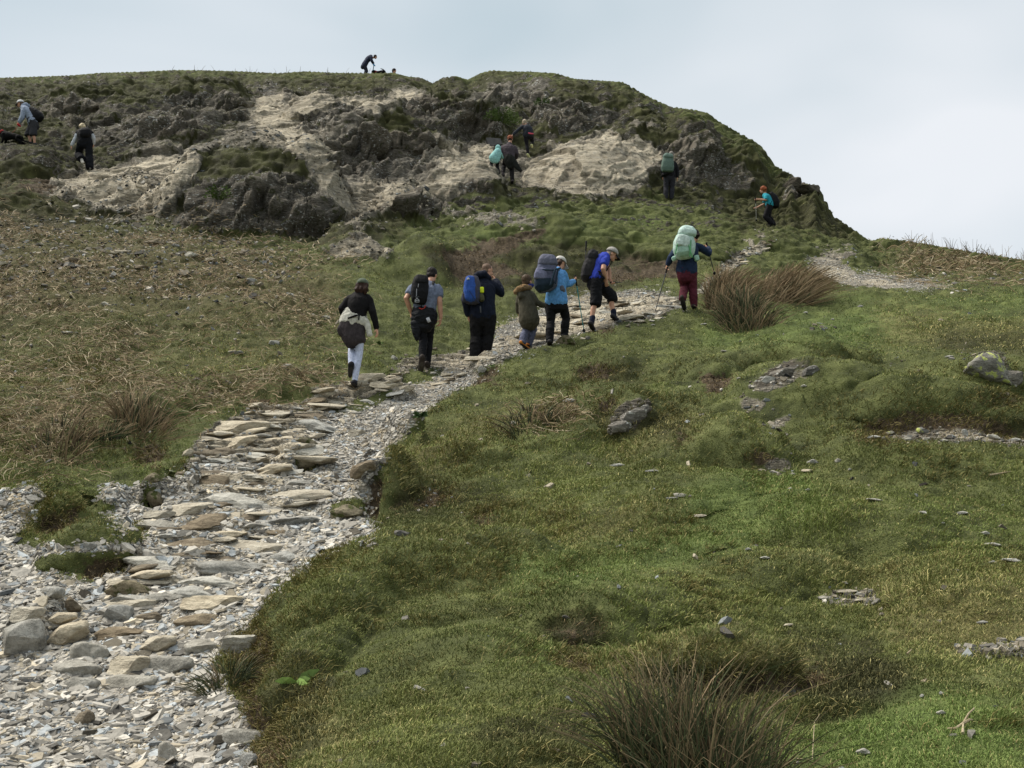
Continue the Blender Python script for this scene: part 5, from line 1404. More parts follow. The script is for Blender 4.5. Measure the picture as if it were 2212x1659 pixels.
class Pack:
    """rucksack measured in the same detail: rings of (x, y, half width) with depth behind the wearer"""
    def __init__(s, person, label, name='backpack', group=None):
        s.p = person; s.fr = person.fr; s.k = person.k
        s.label = label; s.group = group; s.name = name; s.root = None
    def start(s, base):
        s.root = empty(s.name, base); s.root['_base'] = [float(v) for v in base]
        tag(s.root, s.label, 'backpack', s.group)
    def bag(s, name, rings, rgb, dep, off, power=3.2, fold=.006, lat=None, mat=None):
        """rings: (x, y, halfwidth px); dep: half depth m; off: metres behind the wearer's middle"""
        bk = unit(-s.p.bf); bk = np.array([bk[0], bk[1], 0.0])
        pts = [s.fr.P(x, y) + bk * (off if not hasattr(off, '__len__') else off[i]) * s.k for i, (x, y, w_) in enumerate(rings)]
        rx = [w_ * s.fr.u for _, _, w_ in rings]
        dd = [(dep if not hasattr(dep, '__len__') else dep[i]) * s.k for i in range(len(rings))]
        if s.root is None: s.start(min(pts, key=lambda p: p[2]))
        g = Geo().tube(pts, rx, dd, lat=lat if lat is not None else s.p.lat, seg=20, power=power, capk=.4)
        return solid(name, g, mat or fabric('bag%d_%d_%d' % rgb, rgb, .8, .75, .35), s.root, s.p.vox * 1.1, 2, fold=fold * s.k, fscale=11)
    def line(s, name, pts, r, rgb, off=.0, parent=None):
        bk = unit(-s.p.bf); bk = np.array([bk[0], bk[1], 0.0])
        P = [s.fr.P(*q) + bk * off * s.k for q in pts]
        return part_tube(name, P, r * s.k, fabric('strap%d_%d_%d' % rgb, rgb), s.root)
    def straps(s, rgb, r=.020):
        J = s.p.J; k = s.k; b = s.p.bf
        for sd in 'LR':
            sh = J['sh' + sd] * .62 + s.p.sm * .38
            top = sh + np.array([0, 0, .075 * k]); fr_ = sh + b * .135 * k - np.array([0, 0, .06 * k])
            bt = (s.p.hm * .55 + sh * .45) + b * .11 * k + unit(J['sh' + sd] - s.p.sm) * .06 * k
            sd_ = (s.p.hm * .6 + sh * .4) + unit(J['sh' + sd] - s.p.sm) * .12 * k - b * .06 * k
            part_tube('strap', [sh - b * .14 * k, top - b * .05 * k, top + b * .05 * k, fr_, bt, sd_], [r * k] * 6, fabric('strap%d_%d_%d' % rgb, rgb), s.root, ry=[.008 * k] * 6, lat=s.p.lat)

def pole(fr, a, b, label, rgb, grip=.11, r=.0085, group='trekking poles', dza=0.0, dzb=0.0, basket=True):
    A, B = fr.P(a[0], a[1], dza), fr.P(b[0], b[1], dzb)
    rt = empty('trekking_pole', B); rt['_base'] = [float(v) for v in B]
    tag(rt, label, 'trekking pole', group)
    d = unit(B - A); ln = np.linalg.norm(B - A)
    part_tube('shaft', [A, A + d * ln * .55, B - d * .04, B], [r * 1.1, r, r * .8, r * .4], fabric('pole%d_%d_%d' % rgb, rgb, .9, .4, .1), rt, seg=8)
    part_tube('grip', [A - d * .03, A + d * .05, A + d * grip * 1.4], [.017, .015, .014], fabric('grip', (24, 24, 26)), rt, seg=8)
    if basket: part_tube('basket', [B - d * .06, B - d * .05], [.026, .03], fabric('grip', (24, 24, 26)), rt, seg=10)
    return rt

LINE = 'hikers walking in line up the stone path'
CRG = 'hikers scrambling on the crag'
WHITE = (205, 205, 200); BLK = (20, 20, 23)

# ---- 1 woman with sage cap, jacket round her waist, pale leggings
fr = Frame('A', (385, 1600), 16.8)
p = Person(fr, 'person in black top and pale lilac leggings with a jacket tied round the waist', dict(head=(472, 402, .03), neck=(478, 482, 0), shL=(325, 528, 0), shR=(540, 522, .02), elL=(222, 668, -.02), wrL=(262, 752, .2), elR=(590, 705, -.04), wrR=(636, 895, .03), hipL=(318, 860, 0), hipR=(440, 860, 0), knL=(346, 1130, .16), anL=(334, 1345, -.08), toeL=(322, 1455, .04), knR=(430, 1190, .03), anR=(374, 1545, -.05), toeR=(410, 1590, .14)), 1300, face=(.12, 1, -.12), group=LINE)
p.body(curl={'R': .6}, handdir={'R': (652, 1010, .03)})
p.hair((58, 38, 30), .15, .97, curly=.010)
p.cap((98, 108, 92))
p.top((24, 22, 24), 'top', grow=.012, lo=0, collar=.004)
p.legs((200, 208, 232), 'leggings', grow=.002, fold=.003, thigh=.080)
p.shoes((38, 38, 42), (60, 58, 56))
g = Geo(); rx = lambda w_: w_ * fr.u
g.tube([fr.P(372, 725), fr.P(368, 780), fr.P(362, 830)], [rx(135), rx(162), rx(165)], [.13, .15, .15], lat=p.hlat, seg=20)
g.tube([fr.P(520, 800, -.06), fr.P(535, 890, -.06), fr.P(556, 975, -.05)], [rx(26), rx(36), rx(30)], [.025] * 3, lat=p.hlat)
solid('tied_jacket', g, fabric('white_jacket', (205, 202, 190)), p.root, .011, 2, fold=.010, fscale=9, aniso=(.4, 1, 1.4))
g = Geo()
g.tube([fr.P(352, 822), fr.P(352, 900), fr.P(362, 985), fr.P(385, 1050), fr.P(396, 1082)], [rx(150), rx(148), rx(136), rx(122), rx(112)], [.14, .145, .14, .13, .12], lat=p.hlat, seg=20, capk=.2)
g.tube([fr.P(240, 850, -.05), fr.P(205, 905, -.05), fr.P(215, 960, -.04)], [rx(34), rx(32), rx(24)], [.04] * 3, lat=p.hlat)
solid('hanging_jacket', g, fabric('grey_jacket', (64, 58, 60)), p.root, .011, 2, fold=.012, fscale=7, aniso=(1.3, 1, .4))
g = Geo().tube([fr.P(300, 775, -.16), fr.P(385, 745, -.17), fr.P(430, 735, -.16), fr.P(425, 790, -.17)], [.012, .016, .014, .012])
raw('sleeve_knot', g, fabric('strapblk', BLK), p.root)

# ---- 2 man with black rucksack, hand in pocket
fr = Frame('A', (1235, 1405), 18.5)
p = Person(fr, 'person in grey blue t-shirt and black trousers, left hand in a pocket', dict(head=(1292, 268, .12), neck=(1275, 335, .05), shL=(1075, 395, 0), shR=(1365, 405, .04), elL=(985, 545, -.10), wrL=(1045, 705, .02), elR=(1382, 590, -.03), wrR=(1396, 775, .0), hipL=(1135, 760, 0), hipR=(1268, 760, 0), knL=(1190, 1050, .02), anL=(1172, 1265, -.16), toeL=(1155, 1400, -.05), knR=(1252, 1040, .18), anR=(1236, 1330, .10), toeR=(1262, 1400, .28)), 1300, face=(.35, 1, -.45), group=LINE)
p.body(curl={'R': .7, 'L': .3}, handdir={'R': (1380, 880, .03), 'L': (1050, 790, .05)})
p.hair((34, 28, 26), 0, 1.0)
p.top((118, 127, 148), 't_shirt', sleeve=.62, grow=.014, lo=0, fold=.010)
p.legs((24, 24, 28), 'trousers', grow=.008, fold=.008, thigh=.080)
p.shoes((60, 52, 48), (84, 76, 70))
g = Geo(); rx = lambda w_: w_ * fr.u
g.tube([fr.P(1195, 665, -.01), fr.P(1200, 730, -.02), fr.P(1195, 800, -.02), fr.P(1180, 860, -.02)], [rx(128), rx(150), rx(150), rx(120)], [.14, .17, .165, .13], lat=p.hlat, seg=20)
g.tube([fr.P(1090, 830, -.1), fr.P(1105, 940, -.1), fr.P(1112, 1040, -.08)], [rx(52), rx(44), rx(12)], [.04, .035, .02], lat=p.hlat)
solid('tied_jacket', g, fabric('black_jacket', (27, 28, 33), .8, .6), p.root, .011, 2, fold=.014, fscale=9, aniso=(.5, 1, 1.3))
raw('jacket_label', Geo().tube([fr.P(1238, 768, -.215), fr.P(1262, 822, -.215)], [rx(19), rx(19)], [.004, .004], lat=p.hlat, power=8, caps=False), fabric('label', (190, 190, 195)), p.root)
raw('red_loop', Geo().tube([fr.P(1140, 655, -.19), fr.P(1170, 668, -.20), fr.P(1200, 655, -.20), fr.P(1215, 628, -.19)], [.008] * 4), fabric('redloop', (190, 70, 60)), p.root)
k_ = Pack(p, 'slim black backpack with thin white lines over a grey blue t-shirt', group='backpacks')
k_.bag('main_bag', [(1172, 345, 78), (1165, 420, 96), (1155, 520, 98), (1150, 600, 88), (1145, 628, 78)], (26, 26, 29), [.07, .10, .115, .10, .07], .19)
k_.bag('lid', [(1185, 330, 70), (1180, 375, 84), (1178, 410, 82)], (30, 30, 33), [.06, .085, .09], .215, fold=.004)
k_.straps((24, 24, 26)); k_.line('side_strap', [(1255, 590, -.10), (1330, 525, -.02)], .008, (24, 24, 26))
k_.line('zip_line', [(1110, 432, -.33), (1107, 512, -.335)], .006, (150, 152, 158)); k_.line('zip_line', [(1132, 372, -.325), (1126, 408, -.33)], .006, (150, 152, 158))
for pts in ([(1092, 585), (1092, 560), (1104, 548), (1122, 548), (1138, 562), (1138, 585), (1092, 585)], [(1100, 568), (1132, 568)], [(1112, 548), (1114, 532)]):
    k_.line('logo', [(x, y, -.332) for x, y in pts], .005, (185, 187, 190))
k_.line('logo', [(1092, 525, -.332), (1136, 522, -.332)], .004, (120, 122, 126))

# ---- 3 big man in navy jacket, blue rucksack
fr = Frame('A', (1800, 1275), 19.9)
p = Person(fr, 'person with cropped hair in a navy jacket and black trousers, hand raised to the mouth', dict(head=(1950, 212, .06), neck=(1938, 300, .02), shL=(1745, 385, 0), shR=(2000, 375, .05), elL=(1688, 555, -.06), wrL=(1722, 735, .06), elR=(2112, 478, .12), wrR=(2042, 335, .26), hipL=(1828, 745, 0), hipR=(1962, 745, 0), knL=(1812, 1000, .05), anL=(1800, 1240, 0), toeL=(1812, 1268, .2), knR=(1955, 1000, .06), anR=(1915, 1225, .08), toeR=(1958, 1250, .26)), 1175, face=(.82, .55, -.12), body=(.25, 1, 0), girth=1.12, group=LINE)
p.body(curl={'R': .9, 'L': .8}, handdir={'R': (2018, 270, .30), 'L': (1728, 830, .08)})
p.hair((128, 104, 88), 0, .955, curly=.002)
def hood3(g):
    g.tube([fr.P(1795, 300, -.02), fr.P(1845, 262, -.07), fr.P(1905, 255, -.05), fr.P(1965, 300, .02)], [.045, .065, .06, .045], seg=12)
p.top((24, 30, 46), 'jacket', grow=.032, fold=.013, lo=0, extra=hood3)
p.legs((22, 21, 23), 'trousers', grow=.026, fold=.012, flare=.022, thigh=.094)
p.shoes((30, 30, 33))
k_ = Pack(p, 'blue backpack with grey sides and a yellow packet in its pocket', group='backpacks')
k_.bag('main_bag', [(1815, 335, 62), (1812, 400, 88), (1808, 500, 100), (1805, 590, 98), (1802, 630, 84)], (68, 68, 80), [.06, .10, .125, .12, .08], .22)
k_.bag('front_panel', [(1800, 350, 45), (1795, 420, 66), (1792, 520, 68), (1800, 600, 62), (1800, 622, 50)], (50, 86, 162), [.05, .07, .085, .08, .05], .285, fold=.010)
k_.bag('side_pocket', [(1912, 545, 24), (1925, 580, 28), (1928, 612, 26)], (84, 84, 60), [.05, .055, .05], .25)
k_.bag('side_pocket', [(1712, 540, 16), (1712, 590, 20), (1714, 630, 18)], (70, 70, 84), [.05, .055, .05], .25)
k_.bag('yellow_packet', [(1930, 468, 24), (1930, 525, 25)], (215, 230, 50), [.03, .03], .28, fold=.003)
k_.bag('logo', [(1778, 392, 6), (1792, 378, 18), (1806, 384, 10)], (215, 218, 225), [.012, .012, .012], .372, fold=0)
k_.straps((40, 40, 48), .026)
for a, b in (((1735, 450), (1800, 560)), ((1855, 440), (1815, 560)), ((1745, 600), (1800, 560)), ((1860, 600), (1815, 560))): k_.line('lacing', [a + (-.36,), b + (-.385,)], .005, (40, 50, 80))
k_.line('tail_strap', [(1864, 640, -.22), (1866, 705, -.2)], .012, (90, 92, 98))

# ---- 4 child in olive parka
fr = Frame('B', (400, 1535), 19.9)
p = Person(fr, 'child in an olive parka with fur trimmed hood and orange boots', dict(head=(428, 742, .02), neck=(432, 815, .02), shL=(352, 880, .06), shR=(468, 878, -.04), elL=(318, 1005, .08), wrL=(325, 1105, .16), elR=(535, 985, -.04), wrR=(628, 1028, .02), hipL=(405, 1180, -.02), hipR=(492, 1178, .04), knL=(415, 1320, .06), anL=(365, 1470, -.10), toeL=(440, 1535, .02), knR=(498, 1310, .14), anR=(440, 1490, .12), toeR=(470, 1525, .26)), 900, face=(.62, .8, 0), body=(.6, .8, 0), headk=1.30, group=LINE)
p.body(curl={'R': 1.0}, handdir={'R': (668, 1030, .02)})
p.hair((88, 70, 52), 0, 1.0)
u_ = fr.u
def coat4(g):
    g.tube([fr.P(410, 900), fr.P(425, 1010), fr.P(440, 1120), fr.P(452, 1205)], [72 * u_, 98 * u_, 112 * u_, 122 * u_], [.12, .15, .165, .17], lat=p.lat, seg=18)
    g.tube([fr.P(330, 880, -.08), fr.P(350, 915, -.10), fr.P(395, 920, -.08)], [.05, .065, .05], seg=12)
p.top((86, 82, 68), 'parka', grow=.028, fold=.010, extra=coat4)
solid('fur_trim', Geo().tube([fr.P(292, 865, -.09), fr.P(330, 828, -.11), fr.P(390, 808, -.10), fr.P(455, 812, -.04)], [.040, .048, .048, .036], seg=10), fabric('fur', (150, 122, 88), .8, .95, .7), p.root, .009, 1, fold=.016, fscale=40, aniso=(1, 1, 1))
raw('scarf', Geo().tube([fr.P(440, 790, -.06), fr.P(485, 785, .0), fr.P(478, 795, .08)], [.03, .034, .03]), fabric('scarf', (48, 58, 118)), p.root)
p.legs((100, 104, 126), 'trousers', grow=.016, fold=.012, flare=.02)
p.shoe('L', (214, 138, 62), (46, 42, 40)); p.shoe('R', (200, 128, 60), (46, 42, 40))
pole(fr, (640, 1015), (702, 1500), 'dark trekking pole held by the child in the parka', (58, 60, 66), dza=.02, dzb=.0)

# ---- 5 woman in light blue jacket, big slate rucksack
fr = Frame('B', (690, 1495), 20.2)
p = Person(fr, 'person in a light blue jacket, white cap and black trousers, leaning on a teal pole', dict(head=(822, 522, .12), neck=(806, 592, .06), shL=(668, 640, .03), shR=(850, 632, .05), elL=(600, 770, .12), wrL=(640, 850, .3), elR=(893, 785, .12), wrR=(975, 738, .26), hipL=(708, 985, 0), hipR=(835, 980, 0), knL=(704, 1220, .04), anL=(690, 1455, -.05), toeL=(684, 1490, .16), knR=(884, 1180, .14), anR=(862, 1385, .14), toeR=(880, 1402, .34)), 1100, face=(.75, .62, -.35), body=(.35, 1, 0), group=LINE)
p.body(curl={'R': 1.3}, handdir={'R': (1015, 690, .28)})
p.hair((70, 52, 42), .10, .94)
p.cap((214, 210, 204), brim=.10)
p.top((96, 152, 208), 'jacket', grow=.022, fold=.010, lo=0, collar=.006)
p.legs((22, 22, 25), 'trousers', grow=.010, fold=.009, flare=.016)
p.shoes((44, 42, 44))
k_ = Pack(p, 'large slate grey backpack with rounded lid on the woman in light blue', group='backpacks')
k_.bag('main_bag', [(705, 590, 104), (700, 680, 125), (695, 780, 132), (700, 850, 124), (712, 880, 100)], (92, 96, 118), [.10, .135, .15, .13, .09], .24)
k_.bag('lid', [(715, 490, 84), (712, 540, 108), (712, 590, 112)], (104, 106, 124), [.09, .13, .13], .24, fold=.008)
k_.bag('front_pocket', [(660, 660, 58), (655, 720, 74), (655, 770, 76)], (122, 124, 150), [.05, .07, .06], .36)
k_.bag('base_panel', [(685, 785, 118), (690, 840, 120), (705, 878, 96)], (38, 52, 66), [.13, .13, .09], .28)
k_.bag('hip_pad', [(835, 820, 34), (850, 860, 40), (850, 885, 34)], (96, 98, 110), [.06, .07, .05], .08)
k_.line('compression_strap', [(755, 600, -.38), (700, 780, -.41)], .020, (36, 54, 68)); k_.line('compression_strap', [(610, 598, -.36), (720, 605, -.38), (820, 580, -.33)], .014, (40, 56, 70))
k_.line('compression_strap', [(790, 600, -.34), (760, 760, -.38)], .016, (40, 56, 70)); k_.straps((50, 56, 72), .024)
pole(fr, (995, 690), (1100, 1352), 'teal trekking pole planted by the woman in light blue', (38, 120, 120), dza=.27, dzb=.2)

# ---- 6 man in royal blue t-shirt and shorts
fr = Frame('B', (1180, 1325), 21.2)
p = Person(fr, 'person in a royal blue t-shirt and black shorts bending forward, cap pulled low', dict(head=(1428, 418, .02), neck=(1388, 462, .01), shL=(1312, 452, .20), shR=(1352, 470, -.13), elL=(1390, 600, .26), wrL=(1400, 715, .2), elR=(1322, 595, -.22), wrR=(1352, 700, -.10), hipL=(1222, 720, .11), hipR=(1242, 730, -.10), knL=(1425, 915, .14), anL=(1452, 1160, .12), toeL=(1500, 1200, .2), knR=(1240, 960, -.09), anR=(1180, 1250, -.14), toeR=(1215, 1312, -.02)), 1130, face=(.9, .18, -.42), body=(.95, .3, 0), group=LINE)
p.lat = unit(p.J['shR'] - p.J['shL'])
p.body(curl={'R': .3, 'L': 1.2}, handdir={'R': (1362, 770, -.06), 'L': (1420, 745, .2)})
p.hair((150, 135, 120), 0, .96, curly=.002)
p.cap((172, 168, 162), visor_rgb=(40, 40, 42), brim=.09, tilt=.4)
p.top((48, 66, 168), 't_shirt', sleeve=.55, grow=.016, fold=.011, lo=0)
p.legs((25, 25, 29), 'shorts', end=.20, grow=.022, fold=.011, flare=.014)
p.sock((32, 36, 54), .70, 1.0); p.shoes((52, 50, 54), (34, 32, 32))
raw('print', Geo().tube([fr.P(1262, 470, -.10), fr.P(1245, 540, -.12)], [.02, .022], [.006, .006]), fabric('shirtprint', (205, 80, 70)), p.root)
k_ = Pack(p, 'black backpack with a folded pole strapped upright on the man in royal blue', group='backpacks')
k_.bag('main_bag', [(1200, 470, 62), (1170, 540, 76), (1150, 620, 82), (1140, 690, 76), (1150, 712, 60)], (46, 44, 46), [.12, .15, .16, .15, .11], .0, lat=(1, .0, .35), fold=.010)
k_.bag('lid', [(1212, 395, 52), (1196, 440, 66), (1186, 490, 66)], (36, 36, 40), [.11, .14, .14], .0, lat=(1, 0, .35), fold=.010)
k_.straps((30, 30, 32)); k_.line('hip_belt', [(1215, 660, -.16), (1290, 655, -.20), (1340, 700, -.16)], .016, (40, 40, 44))
pole(fr, (1122, 285), (1108, 640), 'folded black trekking pole standing up behind the black backpack', (30, 30, 34), dza=-.02, dzb=-.16, basket=False)
pole(fr, (1420, 748), (1552, 750), 'short black pole held level in front of the man in royal blue', (28, 28, 31), dza=.2, dzb=.5, basket=False)

# ---- 7 hiker with mint rucksack
fr = Frame('H', (480, 1030), 22.4)
p = Person(fr, 'person in navy top and maroon trousers using two poles beside the rushes', dict(head=(622, 190, .10), neck=(592, 255, .05), shL=(440, 305, .04), shR=(640, 298, .05), elL=(345, 440, -.02), wrL=(312, 515, .06), elR=(785, 392, .10), wrR=(765, 330, .26), hipL=(465, 600, 0), hipR=(585, 600, 0), knL=(500, 765, .14), anL=(478, 905, -.10), toeL=(500, 1010, .0), knR=(596, 790, .08), anR=(606, 985, .10), toeR=(620, 1015, .3)), 975, face=(.35, .9, .0), body=(.15, 1, 0), group=LINE)
p.body(curl={'R': 1.2, 'L': 1.2}, handdir={'R': (740, 305, .3), 'L': (300, 548, .1)})
p.hair((40, 32, 30), .05, 1.05)
p.top((36, 50, 76), 'jacket', grow=.020, fold=.010, lo=0)
p.legs((88, 38, 50), 'trousers', grow=.014, fold=.010, flare=.014)
p.shoes((56, 50, 46), (38, 36, 34), .03)
k_ = Pack(p, 'pale mint green backpack on the hiker with two poles', group='backpacks')
k_.bag('main_bag', [(505, 245, 94), (498, 320, 118), (495, 400, 118), (502, 455, 98), (505, 475, 80)], (184, 210, 198), [.10, .14, .15, .13, .09], .24)
k_.bag('lid', [(532, 150, 70), (530, 190, 96), (528, 228, 98)], (198, 222, 213), [.09, .13, .13], .25, fold=.010)
k_.bag('front_pocket', [(490, 262, 60), (482, 320, 78), (478, 372, 76)], (206, 224, 216), [.05, .06, .05], .36, fold=.008)
k_.bag('lower_pocket', [(480, 385, 88), (490, 440, 84), (495, 466, 68)], (166, 200, 180), [.11, .12, .08], .29)
k_.bag('patch', [(455, 322, 34), (455, 372, 34)], (205, 222, 214), [.012, .012], .43, fold=0)
k_.bag('hip_belt', [(380, 455, 26), (395, 480, 28)], (178, 215, 198), [.05, .05], .13); k_.bag('hip_belt', [(630, 445, 28), (640, 490, 26)], (178, 215, 198), [.05, .05], .13)
for a, b in (((430, 245), (395, 400)), ((575, 240), (560, 420)), ((545, 285), (590, 430))): k_.line('compression_strap', [a + (-.37,), b + (-.40,)], .010, (96, 165, 110))
k_.straps((150, 205, 176), .026)
pole(fr, (314, 525), (155, 1098), 'left dark pole of the hiker with the mint backpack', (44, 46, 54), dza=.08, dzb=-.05)
pole(fr, (752, 290), (845, 640), 'right dark pole of the hiker with the mint backpack', (44, 46, 54), dza=.3, dzb=.55)

# ---- 8 man top left with white cap
fr = Frame('D', (470, 880), 39.8, force=True)
p = Person(fr, 'person in grey hoodie, white cap and dark shorts at far left', dict(head=(297, 288, .0), neck=(342, 325, .0), shL=(352, 372, -.18), shR=(372, 362, .16), elL=(330, 490, -.22), wrL=(288, 560, -.2), elR=(330, 470, .2), wrR=(300, 540, .22), hipL=(495, 580, -.10), hipR=(485, 575, .10), knL=(492, 745, -.10), anL=(512, 900, -.05), toeL=(470, 930, -.08), knR=(420, 745, .10), anR=(452, 880, .12), toeR=(400, 905, .12)), 745, face=(-.95, .1, -.2), body=(-.95, .25, 0), near=False, group=CRG)
p.body(curl={'L': 1.0}, handdir={'L': (260, 595, -.2)})
p.hair((110, 90, 75), 0, .97); p.cap((222, 222, 225), visor_rgb=(40, 42, 48))
def hood8(g): g.tube([fr.P(335, 310, -.06), fr.P(385, 300, .0), fr.P(420, 320, .04)], [.05, .07, .06])
p.top((148, 160, 180), 'hoodie', grow=.026, fold=.014, lo=0, extra=hood8)
p.legs((58, 58, 62), 'shorts', end=.05, grow=.034, fold=.012, flare=.02); p.shoes((60, 60, 62))
k_ = Pack(p, 'black backpack on the man in grey hoodie at far left', group='backpacks')
k_.bag('main_bag', [(465, 375, 40), (520, 430, 58), (560, 490, 62), (590, 520, 48)], (26, 26, 29), [.14, .17, .17, .13], -.0, lat=(1, 0, .6))
k_.bag('front_pocket', [(550, 420, 38), (585, 460, 44), (610, 500, 36)], (34, 34, 38), [.10, .12, .10], .0, lat=(1, 0, .6)); k_.straps((26, 26, 29))
lead8 = fr
# ---- 9 blonde person in black
fr = Frame('D', (1325, 1280), 37)
p = Person(fr, 'person with blond hair, black vest and pale sleeves, one foot lifted', dict(head=(1215, 640, .12), neck=(1240, 680, .06), shL=(1160, 708, .02), shR=(1335, 702, .02), elL=(1112, 800, .0), wrL=(1062, 905, .02), elR=(1385, 800, .06), wrR=(1382, 880, .2), hipL=(1200, 865, -.02), hipR=(1312, 865, -.02), knL=(1158, 1040, .22), anL=(1205, 1105, -.10), toeL=(1225, 1160, -.2), knR=(1318, 1060, .06), anR=(1328, 1240, .0), toeR=(1322, 1275, .2)), 760, face=(-.35, .9, -.3), near=False, group=CRG)
p.body(handdir={'L': (1042, 980, .03)}, curl={'L': .5})
p.hair((214, 196, 160), .06, 1.08)
p.top((190, 196, 205), 'shirt', grow=.014, fold=.014, lo=.2)
p.top((22, 23, 27), 'vest', sleeve=.35, grow=.026, fold=.010, lo=0)
p.legs((20, 22, 28), 'trousers', grow=.030, fold=.014, flare=.05, thigh=.092)
p.shoe('L', (190, 186, 176), (200, 196, 186)); p.shoe('R', (120, 122, 126), (150, 150, 150))
k_ = Pack(p, 'small black backpack on the blond person in black', group='backpacks')
k_.bag('main_bag', [(1290, 690, 60), (1290, 725, 78), (1288, 785, 74), (1288, 805, 60)], (24, 24, 28), [.08, .12, .12, .09], .16); k_.straps((24, 24, 26))

# ---- 11 child in teal coat
fr = Frame('E', (715, 1230), 40.2)
p = Person(fr, 'child in a pale turquoise hooded coat climbing below the dark slab', dict(head=(690, 705, .14), neck=(688, 765, .08), shL=(622, 800, .05), shR=(735, 800, .05), elL=(560, 875, .20), wrL=(555, 905, .34), elR=(765, 880, .20), wrR=(770, 905, .34), hipL=(590, 930, -.02), hipR=(680, 935, -.02), knL=(548, 1030, .24), anL=(560, 1085, .05), toeL=(540, 1100, .2), knR=(672, 1070, .14), anR=(705, 1205, .0), toeR=(715, 1228, .16)), 640, face=(.1, .95, .1), near=False, headk=1.2, group=CRG)
p.body(); p.hair((60, 45, 38), 0, 1.0)
u_ = fr.u
def coat11(g):
    g.tube([fr.P(680, 780), fr.P(650, 850), fr.P(615, 915)], [70 * u_, 92 * u_, 108 * u_], [.12, .14, .15], lat=p.lat, seg=18)
    g.ell(fr.P(688, 702, .11), (.118 * p.k * 1.2, .125 * p.k * 1.2, .135 * p.k * 1.2), p.hax)
p.top((150, 202, 200), 'coat', grow=.026, fold=.010, extra=coat11)
p.legs((22, 22, 25), 'trousers', grow=.016, fold=.010, flare=.02); p.shoes((30, 30, 33))
# ---- 12 man in dark grey jacket
fr = Frame('E', (965, 1425), 39.6)
p = Person(fr, 'person in plum grey jacket with dark clothing flapping at the waist', dict(head=(925, 530, .12), neck=(925, 600, .06), shL=(775, 685, .02), shR=(1005, 685, .02), elL=(725, 840, -.03), wrL=(712, 925, .04), elR=(1055, 820, .04), wrR=(1035, 905, .2), hipL=(860, 900, 0), hipR=(955, 900, 0), knL=(800, 1060, .24), anL=(785, 1185, .02), toeL=(800, 1250, .0), knR=(955, 1110, .08), anR=(968, 1365, .0), toeR=(960, 1415, .16)), 1000, face=(.05, .95, .1), near=False, group=CRG)
p.body(handdir={'L': (690, 1000, .04)}, curl={'L': .6})
p.hair((80, 52, 42), 0, .94); p.cap((150, 92, 70), back=True, brim=.05)
p.top((76, 68, 74), 'jacket', grow=.026, fold=.013, lo=0, collar=.012)
p.legs((30, 28, 30), 'trousers', grow=.016, fold=.010); p.shoes((70, 64, 66))
u_ = fr.u
g = Geo().tube([fr.P(905, 840), fr.P(905, 920, -.02), fr.P(920, 1010, -.04), fr.P(930, 1075, -.05)], [105 * u_, 110 * u_, 88 * u_, 55 * u_], [.15, .17, .15, .08], lat=p.hlat, seg=18)
g.tube([fr.P(985, 960, -.08), fr.P(1060, 1070, -.10), fr.P(1140, 1165, -.08)], [60 * u_, 52 * u_, 26 * u_], [.04, .035, .02])
solid('tied_jacket', g, fabric('dark_green_jacket', (36, 37, 34)), p.root, .014, 2, fold=.014, fscale=7)
# ---- 13 person above reaching down
fr = Frame('E', (1310, 905), 43.4)
p = Person(fr, 'person in charcoal jacket with pink hem reaching an arm down to the climber below', dict(head=(1205, 205, .10), neck=(1235, 250, .05), shL=(1185, 278, .0), shR=(1320, 300, .02), elL=(1085, 345, -.06), wrL=(985, 440, -.1), elR=(1355, 390, .1), wrR=(1330, 430, .25), hipL=(1232, 450, 0), hipR=(1340, 450, 0), knL=(1255, 650, .06), anL=(1280, 845, .0), toeL=(1318, 900, .16), knR=(1362, 590, .30), anR=(1350, 650, .15), toeR=(1360, 680, .35)), 830, face=(-.3, .9, .05), body=(-.1, 1, 0), near=False, group=CRG)
p.body(handdir={'L': (915, 490, -.1)}, curl={'L': .5})
p.hair((188, 172, 150), 0, 1.04)
p.top((46, 50, 58), 'jacket', grow=.022, fold=.010, lo=0)
p.legs((28, 27, 31), 'leggings', grow=.008, fold=.007)
p.shoe('L', (205, 208, 150), (215, 216, 170)); p.shoe('R', (205, 208, 150), (215, 216, 170))
raw('pink_hem', Geo().tube([fr.P(1290, 410, -.14), fr.P(1335, 420, -.15), fr.P(1378, 422, -.10)], [.022, .026, .02]), fabric('pinkhem', (222, 96, 118)), p.root)
# ---- 14 man with grey green rucksack
fr = Frame('F', (415, 738), 39.6)
p = Person(fr, 'person with grey hair, black sweater and grey green backpack below the crag', dict(head=(452, 232, .02), neck=(452, 280, .0), shL=(368, 312, 0), shR=(485, 312, .02), elL=(345, 400, .02), wrL=(350, 470, .14), elR=(514, 400, .0), wrR=(516, 480, .02), hipL=(395, 470, 0), hipR=(462, 470, 0), knL=(388, 600, .04), anL=(385, 718, .0), toeL=(385, 735, .2), knR=(455, 600, .06), anR=(447, 722, .06), toeR=(455, 738, .26)), 562, face=(.45, .9, 0), near=False, group=CRG)
p.body(handdir={'R': (518, 550, .02)}); p.hair((150, 142, 134), 0, 1.04)
p.top((26, 26, 30), 'sweater', grow=.016, fold=.009, lo=0); p.legs((48, 48, 54), 'trousers', grow=.016, fold=.010, flare=.014); p.shoes((40, 40, 42))
k_ = Pack(p, 'grey green backpack with a white strap on the man with grey hair', group='backpacks')
k_.bag('main_bag', [(402, 285, 52), (398, 340, 64), (394, 400, 68), (396, 438, 60)], (98, 118, 108), [.08, .12, .13, .10], .2)
k_.bag('lid', [(405, 250, 42), (403, 272, 56), (402, 290, 56)], (110, 130, 120), [.08, .11, .11], .21); k_.bag('hip_belt', [(392, 440, 66), (400, 455, 70)], (28, 28, 30), [.10, .10], .12)
